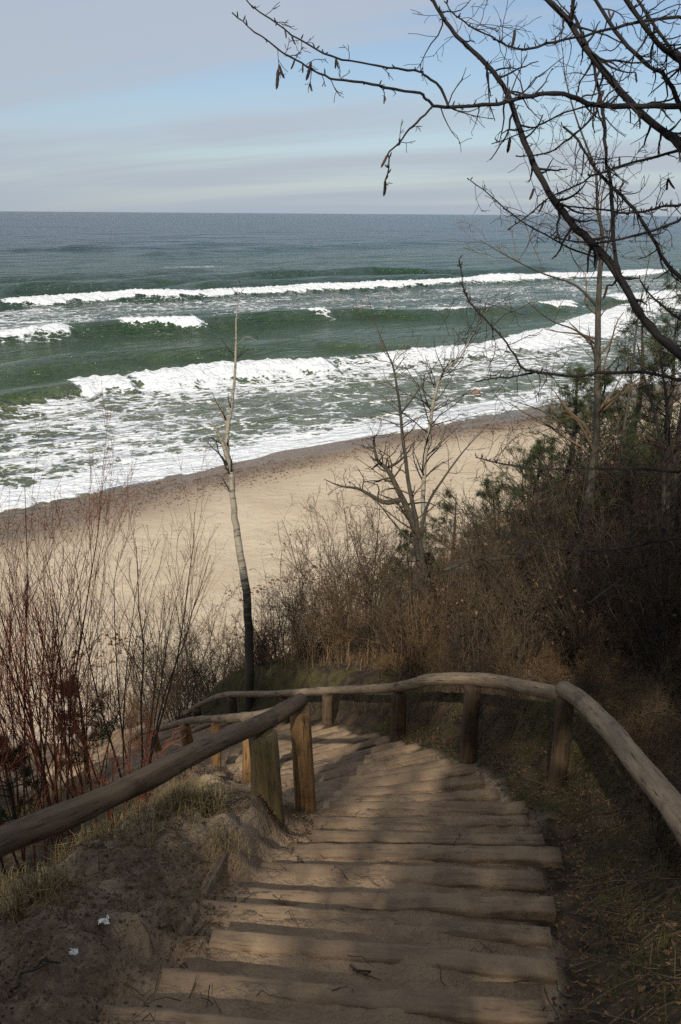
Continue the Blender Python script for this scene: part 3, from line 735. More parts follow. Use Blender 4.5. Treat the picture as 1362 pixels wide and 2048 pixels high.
def make_shrub(seed, name, label, cat, group, H, nst, spread, cfg, mats, r0=0.009, leaves=0):
    r_ = np.random.default_rng(seed); out = [[], [], []]
    for k in range(nst):
        a = r_.uniform(0, 6.28); tilt = r_.uniform(0.05, spread)
        d = np.array([math.cos(a) * tilt, math.sin(a) * tilt, 1.0])
        p = np.array([math.cos(a), math.sin(a), 0]) * r_.uniform(0.0, 0.18); p[2] = -0.12
        grow(r_, p, d, H * r_.uniform(0.55, 1.0), r0 * r_.uniform(0.7, 1.2), 0, cfg, out)
    t = empty(name, (0, 0, 0), label, cat, group)
    two_part(t, 'trunk', out[0], mats[0], 'crown', out[1] + out[2], mats[1], 5, 3)
    if leaves:
        V, T3 = [], []
        tips = [p[-1] for p, r in out[2]] + [p[1] for p, r in out[2]]
        for k in range(leaves):
            c = tips[r_.integers(len(tips))] + r_.normal(0, 0.02, 3); a = nrm(r_.normal(0, 1, 3)); b = nrm(np.cross(a, r_.normal(0, 1, 3)))
            s_ = r_.uniform(0.012, 0.028); i = len(V)
            V += [c - a * s_, c + b * s_ * .6, c + a * s_, c - b * s_ * .5 + np.cross(a, b) * s_ * .3]; T3 += [(i, i + 1, i + 2), (i, i + 2, i + 3)]
        link('dry_leaves', mesh_arrays('dry_leaves', np.array(V), np.array(T3), False), MAT['dead_leaf'], t)
    return t
def place(o, p, rotz, sc):
    o.location = p; o.rotation_euler = (0, 0, rotz); o.scale = (sc, sc, sc)
BARK_TWIG = bark_mat('brown_stem_bark', (0.05, 0.034, 0.022), (0.11, 0.075, 0.046))
BARK_RED = bark_mat('red_stem_bark', (0.08, 0.030, 0.019), (0.18, 0.060, 0.034))
BARK_DARK = bark_mat('dark_stem_bark', (0.03, 0.023, 0.018), (0.07, 0.052, 0.038))

# thicket of leafless shrubs on the slope right of the stairs
G_T = 'leafless shrubs of the thicket on the right slope'
THICK = dict(SHRUB); THICK.update(num=[13, 7], seg=[7, 4, 3], wander=[0.12, 0.2, 0.24], lr=[0.36, 0.48])
LOOK = ['brown twiggy shrub', 'dark twiggy shrub', 'tan many-stemmed shrub', 'sparsely leaved shrub', 'dark-stemmed brown shrub', 'brown leafy shrub', 'tall rod-like brown shrub']
SH_H = [1.7, 2.0, 1.6, 2.3, 1.8, 1.7, 2.6]
protoT = []
for k in range(7):
    mats = [(BARK_TWIG, MAT['twig']), (BARK_DARK, MAT['twig_dark']), (BARK_TWIG, MAT['twig_tan']), (BARK_TWIG, MAT['twig']), (BARK_DARK, MAT['twig']), (BARK_TWIG, MAT['twig']), (BARK_TWIG, MAT['twig'])][k]
    protoT.append(make_shrub(300 + k, 'leafless_shrub' if k not in (3, 5) else 'dry_leaved_shrub', LOOK[k], 'shrub', G_T, SH_H[k], [13, 12, 16, 11, 14, 12, 13][k], [0.55, 0.45, 0.6, 0.35, 0.5, 0.5, 0.22][k], THICK, mats, leaves=[0, 0, 0, 50, 0, 170, 0][k]))
usedT = [False] * 7
def project(p):
    v = RM.T @ (np.asarray(p) - CAM); return W_PX / 2 + F_PX * v[0] / -v[2], H_PX / 2 - F_PX * v[1] / -v[2], -v[2]
def put_shrub(k, x, y, sc, label=None, group=None):
    if not usedT[k]: o = protoT[k]; usedT[k] = True
    else: o = copy_tree(protoT[k])
    if label: o['label'] = label
    if group: o['group'] = group
    place(o, (x, y, g1(x, y)), rng.uniform(0, 6.28), sc)
    return o
spots = []
def scatter(n, t0, t1, u0, u1, mind, ok):
    c = 0; tries = 0
    while c < n and tries < 12000:
        tries += 1
        t = rng.uniform(t0, t1); u = rng.uniform(u0, u1); x, y = from_tu(t, u)
        if any((x - a) ** 2 + (y - b) ** 2 < mind ** 2 for a, b in spots): continue
        if not ok(x, y): continue
        spots.append((x, y)); c += 1
        yield x, y
def path_d(x, y):
    d, s = nearest_path(np.array([x]), np.array([y])); return float(d[0]), float(s[0])
def right_ok(x, y):
    if x / max(y, .1) > 0.50 or y < 6.4: return False
    d, s = path_d(x, y)
    if y < 8 and d < 2.0: return False
    return d > 1.7
LANDMARK = [(655, 'near the birch snag'), (770, 'left of the slender grey tree'), (850, 'below the slender grey tree'), (960, 'right of the slender grey tree'), (1060, 'over the fallen branch'), (1150, 'below the tall young tree'), (1250, 'right of the tall young tree'), (1330, 'below the alder boughs'), (9999, 'at the right edge')]
LINE_X = [560, 700, 800, 900, 1000, 1100, 1200, 1300, 1400]; LINE_Y = [1140, 1070, 1030, 960, 910, 830, 780, 740, 720]
for n_, t0, t1, u0, u1, md in ((60, 4, 18, 2.5, 10, 0.62), (85, 7, 34, 5, 17.5, 0.7), (26, 11, 24, 4.5, 11, 0.5)):
    for x, y in scatter(n_, t0, t1, u0, u1, md, right_ok):
        k = int(rng.integers(7)); z0 = g1(x, y); px, py, D = project((x, y, z0))
        want = np.interp(px, LINE_X, LINE_Y) + abs(rng.normal(0, 110))
        sc = (py - want) * D / F_PX / SH_H[k] * 0.95
        sc = float(np.clip(sc, 0.45, rng.uniform(0.85, 1.5) if D < 11 else rng.uniform(1.0, 2.0) if px < 1050 else rng.uniform(1.5, 2.6)))
        where = [w for a, w in LANDMARK if px < a][0]
        band = 'by the handrail' if D < 10 else ('mid-slope' if D < 15 else 'low on the slope')
        put_shrub(k, x, y, sc, ('low ' if sc * SH_H[k] < 1.3 else ('high ' if sc * SH_H[k] < 2.6 else 'towering ')) + LOOK[k] + ' ' + where + ', ' + band)

def bank_ok(x, y):
    if x / max(y, .1) > 0.50: return False
    d, s = path_d(x, y); return d > (1.45 if s > 6 else 1.35) and project((x, y, g1(x, y) + 0.5))[2] < 11.5
for q, (x, y) in enumerate(scatter(62, 2.0, 13, 0.3, 9, 0.34, bank_ok)):
    k = int(rng.choice([1, 2, 4, 0])); px, py, D = project((x, y, g1(x, y)))
    where = [w for a, w in LANDMARK if px < a][0]
    put_shrub(k, x, y, float(rng.uniform(0.2, 0.46)), 'ankle-high ' + LOOK[k] + ' ' + where + ', close behind the handrail', 'low scrub along the right bank')

# red-stemmed willow bushes left of the stairs
WILLOW = dict(seg=[9, 6, 4], wander=[0.06, 0.09, 0.13], up=[0.03, 0.08, 0.08], taper=0.22, rmin=0.0014, num=[10, 6], ang=[0.38, 0.45], lr=[0.44, 0.42], rr=0.55)
WILLOW['from'] = [0.32, 0.15]
G_W = 'red-stemmed willow bushes below the left handrail'
wl = [((40, 1640), 7.2, 4.4, 10, 0.28, 'tall red-stemmed willow bush at the left edge behind the handrail', 'red'),
      ((118, 1610), 7.9, 3.7, 9, 0.30, 'bushy red willow with dark lower stems, second from the left edge', 'red'),
      ((262, 1555), 9.2, 3.6, 8, 0.26, 'slender bare willow with wide forks left of the lower handrail', 'tan'),
      ((-70, 1700), 6.6, 4.4, 11, 0.28, 'red willow cut off by the left edge of the view', 'red'),
      ((30, 1600), 10.0, 4.3, 10, 0.4, 'dense red-brown willow standing behind the tall one at left', 'red'),
      ((180, 1560), 10.6, 3.0, 9, 0.45, 'low spreading red willow between the dark-stemmed and the slender one', 'red'),
      ((90, 1560), 12.0, 3.6, 9, 0.4, 'farthest red willow of the left clump, partly hidden by the others', 'red'),
      ((235, 1590), 8.0, 1.7, 9, 0.5, 'knee-high red willow shoots just behind the left log', 'red'),
      ((355, 1440), 15.5, 2.6, 10, 0.5, 'leafless spreading shrub beyond the lower end of both handrails', 'dark'),
      ((430, 1400), 17.5, 3.3, 10, 0.5, 'leafless shrub against the sand just left of the birch snag', 'dark'),
      ((300, 1480), 16.8, 2.2, 8, 0.5, 'small bare shrub at the foot of the stairs on the left', 'tan')]
for k, (pp, D, H, nst, spr, lab, kind) in enumerate(wl):
    p = at(pp[0], pp[1], D)
    mats = dict(red=(BARK_RED, MAT['twig_red']), tan=(BARK_TWIG, MAT['twig_tan']), dark=(BARK_DARK, MAT['twig']))[kind]
    o = make_shrub(400 + k, 'willow_bush' if kind != 'dark' else 'bare_bush', lab, 'bush', G_W if kind == 'red' else None, H, nst, spr, WILLOW if kind != 'dark' else SHRUB, mats, 0.011 if kind != 'tan' else 0.013)
    place(o, (p[0], p[1], g1(p[0], p[1])), 0.7 * k, 1.0)

# thin brush between birch and slope on the beach side
G_B = 'bare brush standing against the beach'
ORD = ['first', 'second', 'third', 'fourth', 'fifth', 'sixth', 'seventh', 'eighth', 'ninth', 'tenth', 'eleventh']
BRUSH = [560, 620, 670, 720, 590, 770, 690, 640, 820, 745, 530]
for k, (px, py, D, sc, pk) in enumerate([(560, 1370, 15.0, 1.05, 0), (620, 1365, 14.5, 1.15, 3), (670, 1360, 15.5, 1.25, 2), (720, 1350, 14.5, 1.3, 3), (590, 1375, 17.5, 1.2, 1), (770, 1345, 13.5, 1.2, 0),
                                      (690, 1350, 17.5, 1.35, 3), (640, 1365, 19.0, 1.2, 0), (820, 1340, 13.0, 1.0, 4), (745, 1340, 18.0, 1.35, 1), (530, 1380, 18.5, 1.0, 3)]):
    p = at(px, py, D)
    put_shrub(pk, p[0], p[1], sc, ORD[sorted(BRUSH).index(px)] + ' brush shrub from the left in the row right of the birch snag', G_B)

# ------------------------------------------------------------------ trees traced from the photograph
def traced(name, label, ctrl, rads, mat, n=26, twigs=None, tmat=None, seed=0, extra=(), sides=9, group=None, ground_base=True, cat='tree'):
    """trunk through (px, py, depth) points, rooted in the ground below the first; extra = more limbs"""
    r_ = np.random.default_rng(seed)
    P = [at(*c) for c in ctrl]
    zb = g1(P[0][0], P[0][1])
    if ground_base: P = [np.array([P[0][0], P[0][1], zb - 0.2])] + (P if P[0][2] > zb + 0.3 else P[1:])
    t = empty(name, (P[0][0], P[0][1], zb), label, cat, group)
    inv = Matrix.Translation(-t.location)
    def add(o): o.matrix_parent_inverse = inv; return o
    L = smooth_line(P, n); R = np.interp(np.linspace(0, 1, n), np.linspace(0, 1, len(rads)), rads)
    L[2:-1] += r_.normal(0, 1, (n - 3, 3)) * (R[2:-1, None] * 0.10)
    trunk = add(link('trunk', tube_mesh('trunk', [(L, R)], sides, True), mat, t))
    lines = [(L, R)]
    for ex, er in extra:
        Q = smooth_line([at(*c) for c in ex], 14); RR = np.interp(np.linspace(0, 1, 14), np.linspace(0, 1, len(er)), er)
        add(link('branch', tube_mesh('branch', [(Q, RR)], max(5, sides - 3), True, 5.0), mat, t)); lines.append((Q, RR))
    if twigs:
        out = [[], [], []]
        for Q, RR in lines:
            ln = float(np.linalg.norm(np.diff(Q, axis=0), axis=1).sum())
            cfg = dict(twigs); cfg['num'] = [max(1, int(twigs['per_m'] * ln)), twigs['num'][1]]; cfg['lr'] = [twigs['len'] / ln, twigs['lr'][1]]
            sub(r_, Q, RR, ln, 0, cfg, out)
        add(link('crown', tube_mesh('crown', out[1] + out[2], 3, False), tmat or MAT['twig'], t))
    return t
TW = dict(seg=[1, 6, 3], wander=[0, 0.14, 0.2], up=[0, 0.03, 0.02], taper=0.3, rmin=0.002, num=[5, 4], ang=[0.95, 0.7], lr=[1, 0.45], rr=0.45, per_m=4, len=0.9)
TW['from'] = [0.25, 0.2]
def tw(**k):
    d = dict(TW); d.update(k); return d
# birch snag
traced('birch_tree', 'pale dead birch snag with a forked broken top behind the handrail',
       [(497, 1410, 14.2), (499, 1300, 14.1), (492, 1180, 14.0), (476, 1080, 14.0), (466, 1000, 13.9), (463, 945, 13.9), (455, 905, 13.9), (455, 860, 13.9), (462, 820, 13.9), (469, 760, 13.9), (472, 690, 13.9), (473, 630, 13.9), (480, 590, 13.9), (488, 578, 13.9)],
       [0.078, 0.07, 0.066, 0.057, 0.048, 0.043, 0.038, 0.032, 0.026, 0.022, 0.017, 0.011, 0.006, 0.004], MAT['birch'], 60, tw(per_m=2.6, len=0.6, num=[3, 4], rmin=0.0022), MAT['twig_dark'], 51,
       extra=[([(458, 925, 13.9), (445, 885, 13.85), (430, 855, 13.8), (423, 842, 13.8)], [0.042, 0.032, 0.024, 0.012]),
              ([(456, 860, 13.9), (450, 838, 13.9), (440, 815, 13.9), (433, 800, 13.9)], [0.032, 0.028, 0.022, 0.016]),
              ([(473, 790, 13.9), (495, 782, 13.8), (525, 776, 13.8), (560, 768, 13.7)], [0.009, 0.007, 0.005, 0.003]),
              ([(474, 690, 13.9), (482, 682, 13.8), (494, 674, 13.8), (516, 682, 13.8)], [0.008, 0.006, 0.004, 0.003])], sides=10)
# slender tree beyond the right rail
traced('slender_tree', 'slender grey leafless tree with forked top beyond the middle of the right handrail',
       [(855, 1300, 13.5), (853, 1200, 13.4), (843, 1110, 13.3), (832, 1040, 13.2), (818, 970, 13.2), (806, 880, 13.2), (800, 820, 13.2), (788, 740, 13.2), (772, 700, 13.2), (752, 650, 13.2), (735, 590, 13.2)],
       [0.062, 0.05, 0.043, 0.037, 0.031, 0.025, 0.021, 0.016, 0.011, 0.007, 0.004], MAT['grey_bark'], 40, tw(per_m=5, len=1.0, rmin=0.0022), MAT['twig'], 52,
       extra=[([(838, 1080, 13.3), (855, 1010, 13.1), (885, 960, 13.0), (925, 905, 12.9), (975, 850, 12.8)], [0.03, 0.022, 0.016, 0.01, 0.004]),
              ([(800, 830, 13.2), (830, 790, 13.0), (860, 745, 13.0), (890, 700, 12.9)], [0.014, 0.01, 0.007, 0.003]),
              ([(845, 1100, 13.3), (800, 1060, 13.4), (760, 1010, 13.5), (720, 960, 13.6)], [0.022, 0.014, 0.008, 0.003])])
traced('birch_tree', 'thin white birch leaning right among the shrubs behind the slender grey tree',
       [(848, 1100, 19.0), (846, 1000, 19.0), (850, 930, 19.0), (860, 850, 19.0), (872, 780, 19.0), (890, 740, 19.0), (920, 715, 18.9), (950, 660, 18.8), (985, 600, 18.8)],
       [0.062, 0.055, 0.048, 0.042, 0.036, 0.029, 0.02, 0.011, 0.005], MAT['birch'], 36, tw(per_m=7, len=1.3, num=[5, 6], rmin=0.003), MAT['twig_dark'], 53)
traced('gnarled_tree', 'gnarled dark half-dead tree with crooked limbs in front of the beach',
       [(842, 1150, 15.0), (830, 1060, 15.0), (808, 1005, 15.0), (792, 970, 15.0), (775, 940, 15.0), (755, 920, 15.0), (748, 890, 15.0), (750, 870, 15.0)],
       [0.085, 0.072, 0.06, 0.05, 0.042, 0.033, 0.02, 0.01], MAT['grey_bark'], 30, tw(per_m=8, len=0.7, num=[5, 4], rmin=0.0028, wander=[0, 0.25, 0.3]), MAT['twig_dark'], 54,
       extra=[([(800, 1000, 15.0), (770, 1005, 15.0), (740, 990, 15.0), (715, 977, 15.0), (680, 972, 14.9), (648, 958, 14.9)], [0.05, 0.042, 0.032, 0.024, 0.014, 0.006]),
              ([(770, 938, 15.0), (795, 925, 15.0), (815, 905, 15.0), (830, 880, 15.0)], [0.03, 0.02, 0.012, 0.005])])
traced('young_tree', 'tall straight grey young tree with thin side branches at right',
       [(1150, 1240, 11.0), (1152, 1150, 11.0), (1165, 1060, 11.0), (1182, 960, 11.0), (1192, 860, 11.0), (1196, 760, 11.0), (1196, 660, 11.0), (1198, 560, 11.0), (1206, 480, 11.0), (1195, 420, 11.0), (1190, 340, 11.0), (1150, 230, 11.0), (1130, 150, 11.0), (1125, 95, 11.0)],
       [0.072, 0.065, 0.059, 0.054, 0.049, 0.045, 0.041, 0.035, 0.028, 0.021, 0.016, 0.011, 0.007, 0.004], MAT['grey_bark'], 46, tw(per_m=5, len=1.25, num=[6, 6], rmin=0.0022, ang=[0.9, 0.6]), MAT['twig'], 55,
       extra=[([(1196, 615, 11.0), (1150, 570, 10.9), (1080, 545, 10.8), (1010, 510, 10.7), (960, 480, 10.7)], [0.02, 0.015, 0.010, 0.007, 0.003]),
              ([(1194, 690, 11.0), (1150, 660, 10.9), (1100, 640, 10.8), (1050, 600, 10.7)], [0.018, 0.012, 0.008, 0.003]),
              ([(1186, 880, 11.0), (1130, 850, 11.0), (1080, 820, 11.0), (1020, 800, 11.0)], [0.018, 0.012, 0.008, 0.004])])
traced('sapling', 'thin pale sapling just right of the tall straight young tree',
       [(1215, 1150, 13.0), (1230, 1000, 13.0), (1245, 880, 13.0), (1262, 760, 13.0), (1275, 640, 13.0), (1290, 560, 13.0), (1302, 500, 13.0)],
       [0.035, 0.03, 0.026, 0.02, 0.014, 0.008, 0.004], MAT['grey_bark'], 26, tw(per_m=5, len=0.7, rmin=0.002), MAT['twig'], 56)
for k, (pts, lab) in enumerate([
        ([(1325, 1200, 9.6), (1325, 1080, 9.6), (1328, 960, 9.6), (1318, 860, 9.6), (1290, 760, 9.6), (1275, 690, 9.6)], 'dark young stem at the right edge, leaning left'),
        ([(1340, 1200, 9.8), (1335, 1080, 9.8), (1337, 950, 9.8), (1335, 820, 9.8), (1322, 720, 9.8), (1320, 650, 9.8)], 'dark young stem at the right edge, growing straight up'),
        ([(1350, 1190, 10.0), (1345, 1080, 10.0), (1352, 960, 10.0), (1362, 840, 10.0), (1385, 720, 10.0)], 'dark young stem at the right edge, leaning out of view')]):
    traced('sapling', lab, pts, [0.034, 0.03, 0.026, 0.02, 0.013, 0.006], BARK_DARK, 24, tw(per_m=6, len=0.7, rmin=0.002), MAT['twig_dark'], 60 + k, group='dark young stems at the right edge', cat='sapling')
traced('fallen_branch', 'pale fallen branch lying across the undergrowth below the slender tree',
       [(890, 1140, 11.5), (915, 1130, 11.5), (945, 1118, 11.5), (1000, 1117, 11.6), (1080, 1110, 11.7), (1160, 1103, 11.8), (1240, 1090, 11.9), (1330, 1060, 12.0)],
       [0.022, 0.03, 0.028, 0.03, 0.032, 0.034, 0.035, 0.035], MAT['grey_bark'], 30, tw(per_m=1.5, len=0.4), MAT['twig'], 70, ground_base=False, cat='branch')

# ------------------------------------------------------------------ the alder whose boughs hang in from the right
ax, ay = 2.95, 4.6
az0 = g1(ax, ay)
alder = empty('alder_tree', (ax, ay, az0), 'dark leafless alder reaching catkin-hung boughs in from the upper right', 'tree')
ainv = Matrix.Translation(-alder.location)
def apart(o): o.matrix_parent_inverse = ainv; return o
tl = smooth_line([(ax + .1, ay - .1, az0 - 0.2), (ax, ay, az0 + 1.0), (ax + .05, ay + .05, 14.2), (ax - .02, ay, 16.0), (ax + .1, ay + .1, 18.2), (ax + .05, ay + .1, 20.0)], 30)
apart(link('trunk', tube_mesh('trunk', [(tl, np.linspace(0.13, 0.05, 30))], 12, True), MAT['alder'], alder))
def trunk_at(z): return np.array([np.interp(z, tl[:, 2], tl[:, 0]), np.interp(z, tl[:, 2], tl[:, 1]), z])
BR = [  # pixel line from the outer end inwards, depth outer/inner, width px outer/inner, trunk joint height (None: joins a bough)
    ([(862, -5), (880, 25), (899, 55), (940, 97), (985, 142), (1010, 180), (1022, 205), (1035, 245), (1050, 290), (1071, 335), (1102, 392), (1130, 430), (1150, 455), (1185, 487), (1240, 555), (1275, 620), (1320, 675), (1362, 712), (1430, 770)], 4.6, 4.5, 9, 25, 13.2),
    ([(866, 212), (900, 214), (962, 210), (1010, 204), (1060, 192), (1100, 187), (1150, 195), (1180, 208), (1215, 212), (1292, 212), (1362, 213), (1440, 216)], 4.0, 4.3, 8, 16, 15.4),
    ([(464, 25), (500, 55), (540, 85), (575, 110), (610, 132), (640, 147), (672, 158), (730, 166), (780, 177), (835, 186), (852, 198), (866, 212)], 3.85, 4.0, 3, 8, None),
    ([(493, 0), (520, 25), (560, 52), (610, 85), (660, 112), (720, 125), (780, 137), (835, 142), (850, 150), (880, 175), (897, 213)], 3.9, 4.0, 3, 7, None),
    ([(768, 378), (772, 365), (778, 330), (780, 302), (800, 285), (815, 262), (840, 240), (866, 212)], 3.9, 4.0, 3, 6, None),
    ([(1090, -5), (1135, 40), (1180, 110), (1235, 175), (1280, 225), (1330, 265), (1362, 288), (1440, 345)], 4.5, 4.4, 14, 22, 15.0),
    ([(1146, -5), (1145, 20), (1141, 44)], 4.4, 4.45, 11, 13, None),
    ([(1188, -5), (1229, 59), (1266, 103), (1302, 136), (1321, 143), (1343, 172), (1357, 205), (1380, 250), (1430, 330)], 4.7, 4.6, 9, 14, 14.9),
    ([(1250, -5), (1290, 55), (1330, 100), (1362, 122), (1430, 180)], 4.4, 4.5, 12, 17, 15.7),
    ([(1272, -5), (1305, 45), (1340, 95), (1362, 112), (1430, 160)], 4.8, 4.6, 8, 12, 15.9),
    ([(1148, 30), (1174, 92), (1185, 125), (1201, 198), (1209, 257), (1214, 330), (1223, 382), (1229, 500), (1240, 553)], 4.6, 4.6, 7, 11, None),
    ([(888, 2), (906, 26), (935, 48), (980, 72), (1005, 86), (1031, 97), (1067, 95), (1100, 86), (1156, 73), (1222, 59), (1277, 44), (1362, 33), (1440, 25)], 4.2, 4.5, 3, 9, 16.5),
    ([(1016, 459), (1060, 428), (1097, 396), (1148, 374), (1192, 350), (1236, 334), (1302, 316), (1362, 299), (1440, 285)], 4.3, 4.6, 3, 8, 15.1),
    ([(1119, 411), (1192, 418), (1251, 426), (1292, 422), (1321, 413), (1362, 411), (1440, 400)], 4.7, 4.6, 4, 8, 14.5),
    ([(1106, 470), (1119, 477), (1174, 485), (1229, 481), (1302, 463), (1362, 440), (1440, 415)], 4.4, 4.6, 3, 8, 14.4),
    ([(1126, 253), (1156, 279), (1181, 323), (1207, 356), (1251, 400), (1284, 440), (1317, 500), (1340, 535), (1372, 565), (1440, 610)], 4.8, 4.6, 6, 12, 13.9),
    ([(1031, 312), (1067, 312), (1097, 305), (1130, 283), (1167, 253), (1196, 220)], 4.3, 4.2, 3, 6, None),
    ([(918, 517), (925, 568), (938, 603), (965, 634), (1000, 669), (1026, 705), (1044, 735), (1070, 744), (1145, 751), (1202, 746), (1291, 746), (1362, 762), (1440, 780)], 4.6, 4.5, 3, 9.5, 13.0),
    ([(951, 764), (982, 757), (1026, 753), (1070, 744)], 4.6, 4.58, 3, 6, None),
    ([(952, 915), (990, 925), (1070, 938), (1185, 936), (1269, 938), (1362, 945), (1440, 955)], 5.2, 4.8, 3, 8, 12.3),
    ([(1000, 1060), (1060, 1085), (1130, 1098), (1192, 1099), (1247, 1096), (1302, 1085), (1362, 1074), (1440, 1060)], 5.2, 4.8, 3, 9, 12.0),
    ([(1180, 1205), (1240, 1160), (1290, 1130), (1362, 1115), (1440, 1110)], 5.2, 4.9, 3, 7, 11.8),
    ([(940, 360), (985, 395), (1040, 440), (1090, 470), (1150, 500), (1200, 520)], 4.9, 4.7, 2.5, 5, None),
    ([(1280, 560), (1310, 600), (1362, 640), (1440, 700)], 4.9, 4.7, 4, 8, 13.4),
    ([(983, 288), (1030, 270), (1080, 250), (1130, 225), (1180, 212)], 4.3, 4.3, 2.5, 5, None),
]
r_ = np.random.default_rng(91)
SPUR = dict(seg=[1, 6, 3], wander=[0, 0.22, 0.25], up=[0, 0.03, 0.02], taper=0.4, rmin=0.0012, num=[5, 2], ang=[0.95, 0.8], lr=[1, 0.5], rr=0.42)
SPUR['from'] = [0.04, 0.3]
tips = []
for bi, (pix, d0, d1, w0, w1, jz) in enumerate(BR):
    n0 = len(pix); D = np.linspace(d0, d1, n0)
    P = [at(a, b, d) for (a, b), d in zip(pix, D)]
    rad = [lerp(w0, w1, i / (n0 - 1)) * 0.38 / F_PX * D[i] for i in range(n0)]
    if jz is not None:
        P.append(trunk_at(jz)); rad.append(rad[-1] * 1.25)
    n = max(16, 3 * n0); L = smooth_line(P, n); R = np.interp(np.linspace(0, 1, n), np.linspace(0, 1, len(rad)), rad)
    R = R * (1 + 0.06 * r_.standard_normal(n)); L[1:-1] += r_.normal(0, 0.0022, (n - 2, 3))
    b = apart(link('bough', tube_mesh('bough', [(L, R)], 8, True), MAT['alder'], alder))
    ln = float(np.linalg.norm(np.diff(L, axis=0), axis=1).sum()); out_ = [[], [], []]
    cfg = dict(SPUR); thick = w1 > 11
    vis = L[: int(n * 0.86)]
    cfg['num'] = [int((11 if not thick else 9) * ln), 3]; cfg['lr'] = [(0.12 if bi in (2, 3, 4) else 0.27) / ln, 0.5]
    sub(r_, vis, R, ln, 0, cfg, out_)
    # small buds along the wood
    for q in range(int(ln * 16)):
        i = r_.integers(0, len(vis) - 1); dd = nrm(r_.normal(0, 1, 3)); p = vis[i] + dd * R[i]
        out_[2].append((np.array([p, p + dd * 0.006 + np.array([0, 0, .003]), p + dd * 0.013 + np.array([0, 0, .008]), p + dd * 0.016 + np.array([0, 0, .012])]), np.array([0.0022, 0.0035, 0.0025, 0.0006])))
    o = apart(link('twig', tube_mesh('twig', out_[1] + out_[2], 4, False), MAT['twig_dark'], b))
    o.matrix_parent_inverse = Matrix.Identity(4); o['kind'] = 'stuff'
    tips += [L[: int(n * 0.9)]] + [p for p, r in out_[1]]
# catkins: tapering, knobbly, hanging
def catkin_mesh():
    n = 9; z = np.linspace(0, -1, n); P = np.stack([0.10 * np.sin(z * 2), 0 * z, z], 1)
    R = 0.085 * np.array([0.35, .9, 1.08, .95, 1.1, .95, 1.0, .8, .2]) ; return tube_mesh('catkin', [(P, R)], 6, False)
ck = catkin_mesh(); ck.materials.append(MAT['catkin'])
CAT = [(568, 62, 3.9, .04), (589, 72, 3.9, .045), (536, 133, 3.87, .085), (571, 132, 3.87, .065), (582, 130, 3.88, .045), (606, 125, 3.9, .04), (620, 120, 3.92, .08), (629, 172, 3.92, .05),
       (672, 105, 3.95, .05), (678, 108, 3.95, .045), (750, 194, 3.97, .04), (748, 296, 3.92, .065), (771, 362, 3.9, .075), (853, 121, 4.0, .03), (1026, 60, 4.25, .085), (1032, 64, 4.25, .06), (1275, 145, 4.5, .05), (1278, 147, 4.5, .045),
       (1018, 280, 4.3, .09), (1236, 316, 4.5, .06), (1345, 352, 4.6, .07), (1352, 350, 4.6, .06), (1338, 356, 4.6, .06), (1248, 366, 4.6, .06), (1060, 390, 4.4, .07), (1082, 398, 4.4, .06), (1215, 5, 4.6, .06), (1228, 6, 4.6, .06), (1204, 180, 4.6, .07), (1180, 605, 4.6, .08)]
for k, (a, b, D, L) in enumerate(CAT):
    q = at(a, b, D); allp = np.concatenate(tips) if k == 0 else allp; v_ = nrm(q - CAM); rel = allp - CAM; off_ = rel - (rel @ v_)[:, None] * v_; q = allp[np.argmin(np.linalg.norm(off_, axis=1))]
    o = link('catkin', ck, None, alder, tuple(q)); o.scale = (L * 1.05, L * 1.05, L * 1.0)
    o.rotation_euler = (r_.normal(0, .25), r_.normal(-0.35, .3), r_.uniform(0, 6.28)); apart(o)

# ------------------------------------------------------------------ small pines
def needles(r_, p, d, L, w):
    n = len(p); sd = nrm(np.cross(d, r_.normal(0, 1, (n, 3)))) * w
    return np.stack([p - sd, p + sd, p + d * L], 1).reshape(-1, 3), np.arange(n * 3).reshape(n, 3)
def make_pine(seed, name, label, H, group=None):
    r_ = np.random.default_rng(seed); t = empty(name, (0, 0, 0), label, 'pine tree', group)
    tr = smooth_line([(0, 0, -0.15), (0.03 * H, 0, H * .35), (-.02 * H, .02 * H, H * .7), (0, 0, H)], 12)
    wood = [(tr, np.linspace(0.028 * H, 0.006, 12))]; tuft = []
    for k in range(int(9 * H + 8)):
        f = r_.uniform(0.22, 0.97); c = np.array([np.interp(f * H, tr[:, 2], tr[:, 0]), np.interp(f * H, tr[:, 2], tr[:, 1]), f * H])
        a = r_.uniform(0, 6.28); L = (1.05 - f) * H * 0.48 * r_.uniform(0.6, 1.15) + 0.12
        d = np.array([math.cos(a), math.sin(a), r_.uniform(0.15, 0.6)]); out_ = [[], []]
        grow(r_, c, d, L, 0.010, 0, dict(seg=[5, 3], wander=[.12, .15], up=[.06, .10], taper=.4, rmin=.003, num=[5], ang=[.7], lr=[.5], rr=.6, **{'from': [.3]}), out_)
        wood += out_[0] + out_[1]
        for P, R in out_[0] + out_[1]:
            for q in (1.0, 0.8, 0.62, 0.45): tuft.append((P[0] + (P[-1] - P[0]) * q + r_.normal(0, 0.02, 3), nrm(P[-1] - P[-2] + np.array([0, 0, .25]) + r_.normal(0, .4, 3))))
    link('trunk', tube_mesh('trunk', wood, 5, True), BARK_DARK, t)
    c = np.repeat(np.array([a for a, b in tuft]), 26, axis=0); d = np.repeat(np.array([b for a, b in tuft]), 26, axis=0); n = len(c)
    V, F = needles(r_, c - d * r_.uniform(0, 0.07, (n, 1)), nrm(d * 0.75 + r_.normal(0, 0.75, (n, 3))), r_.uniform(0.05, 0.09, (n, 1)), 0.0020)
    link('crown', mesh_arrays('crown', V, F, False), MAT['needle'], t)
    return t
G_P = 'young pines among the thicket'
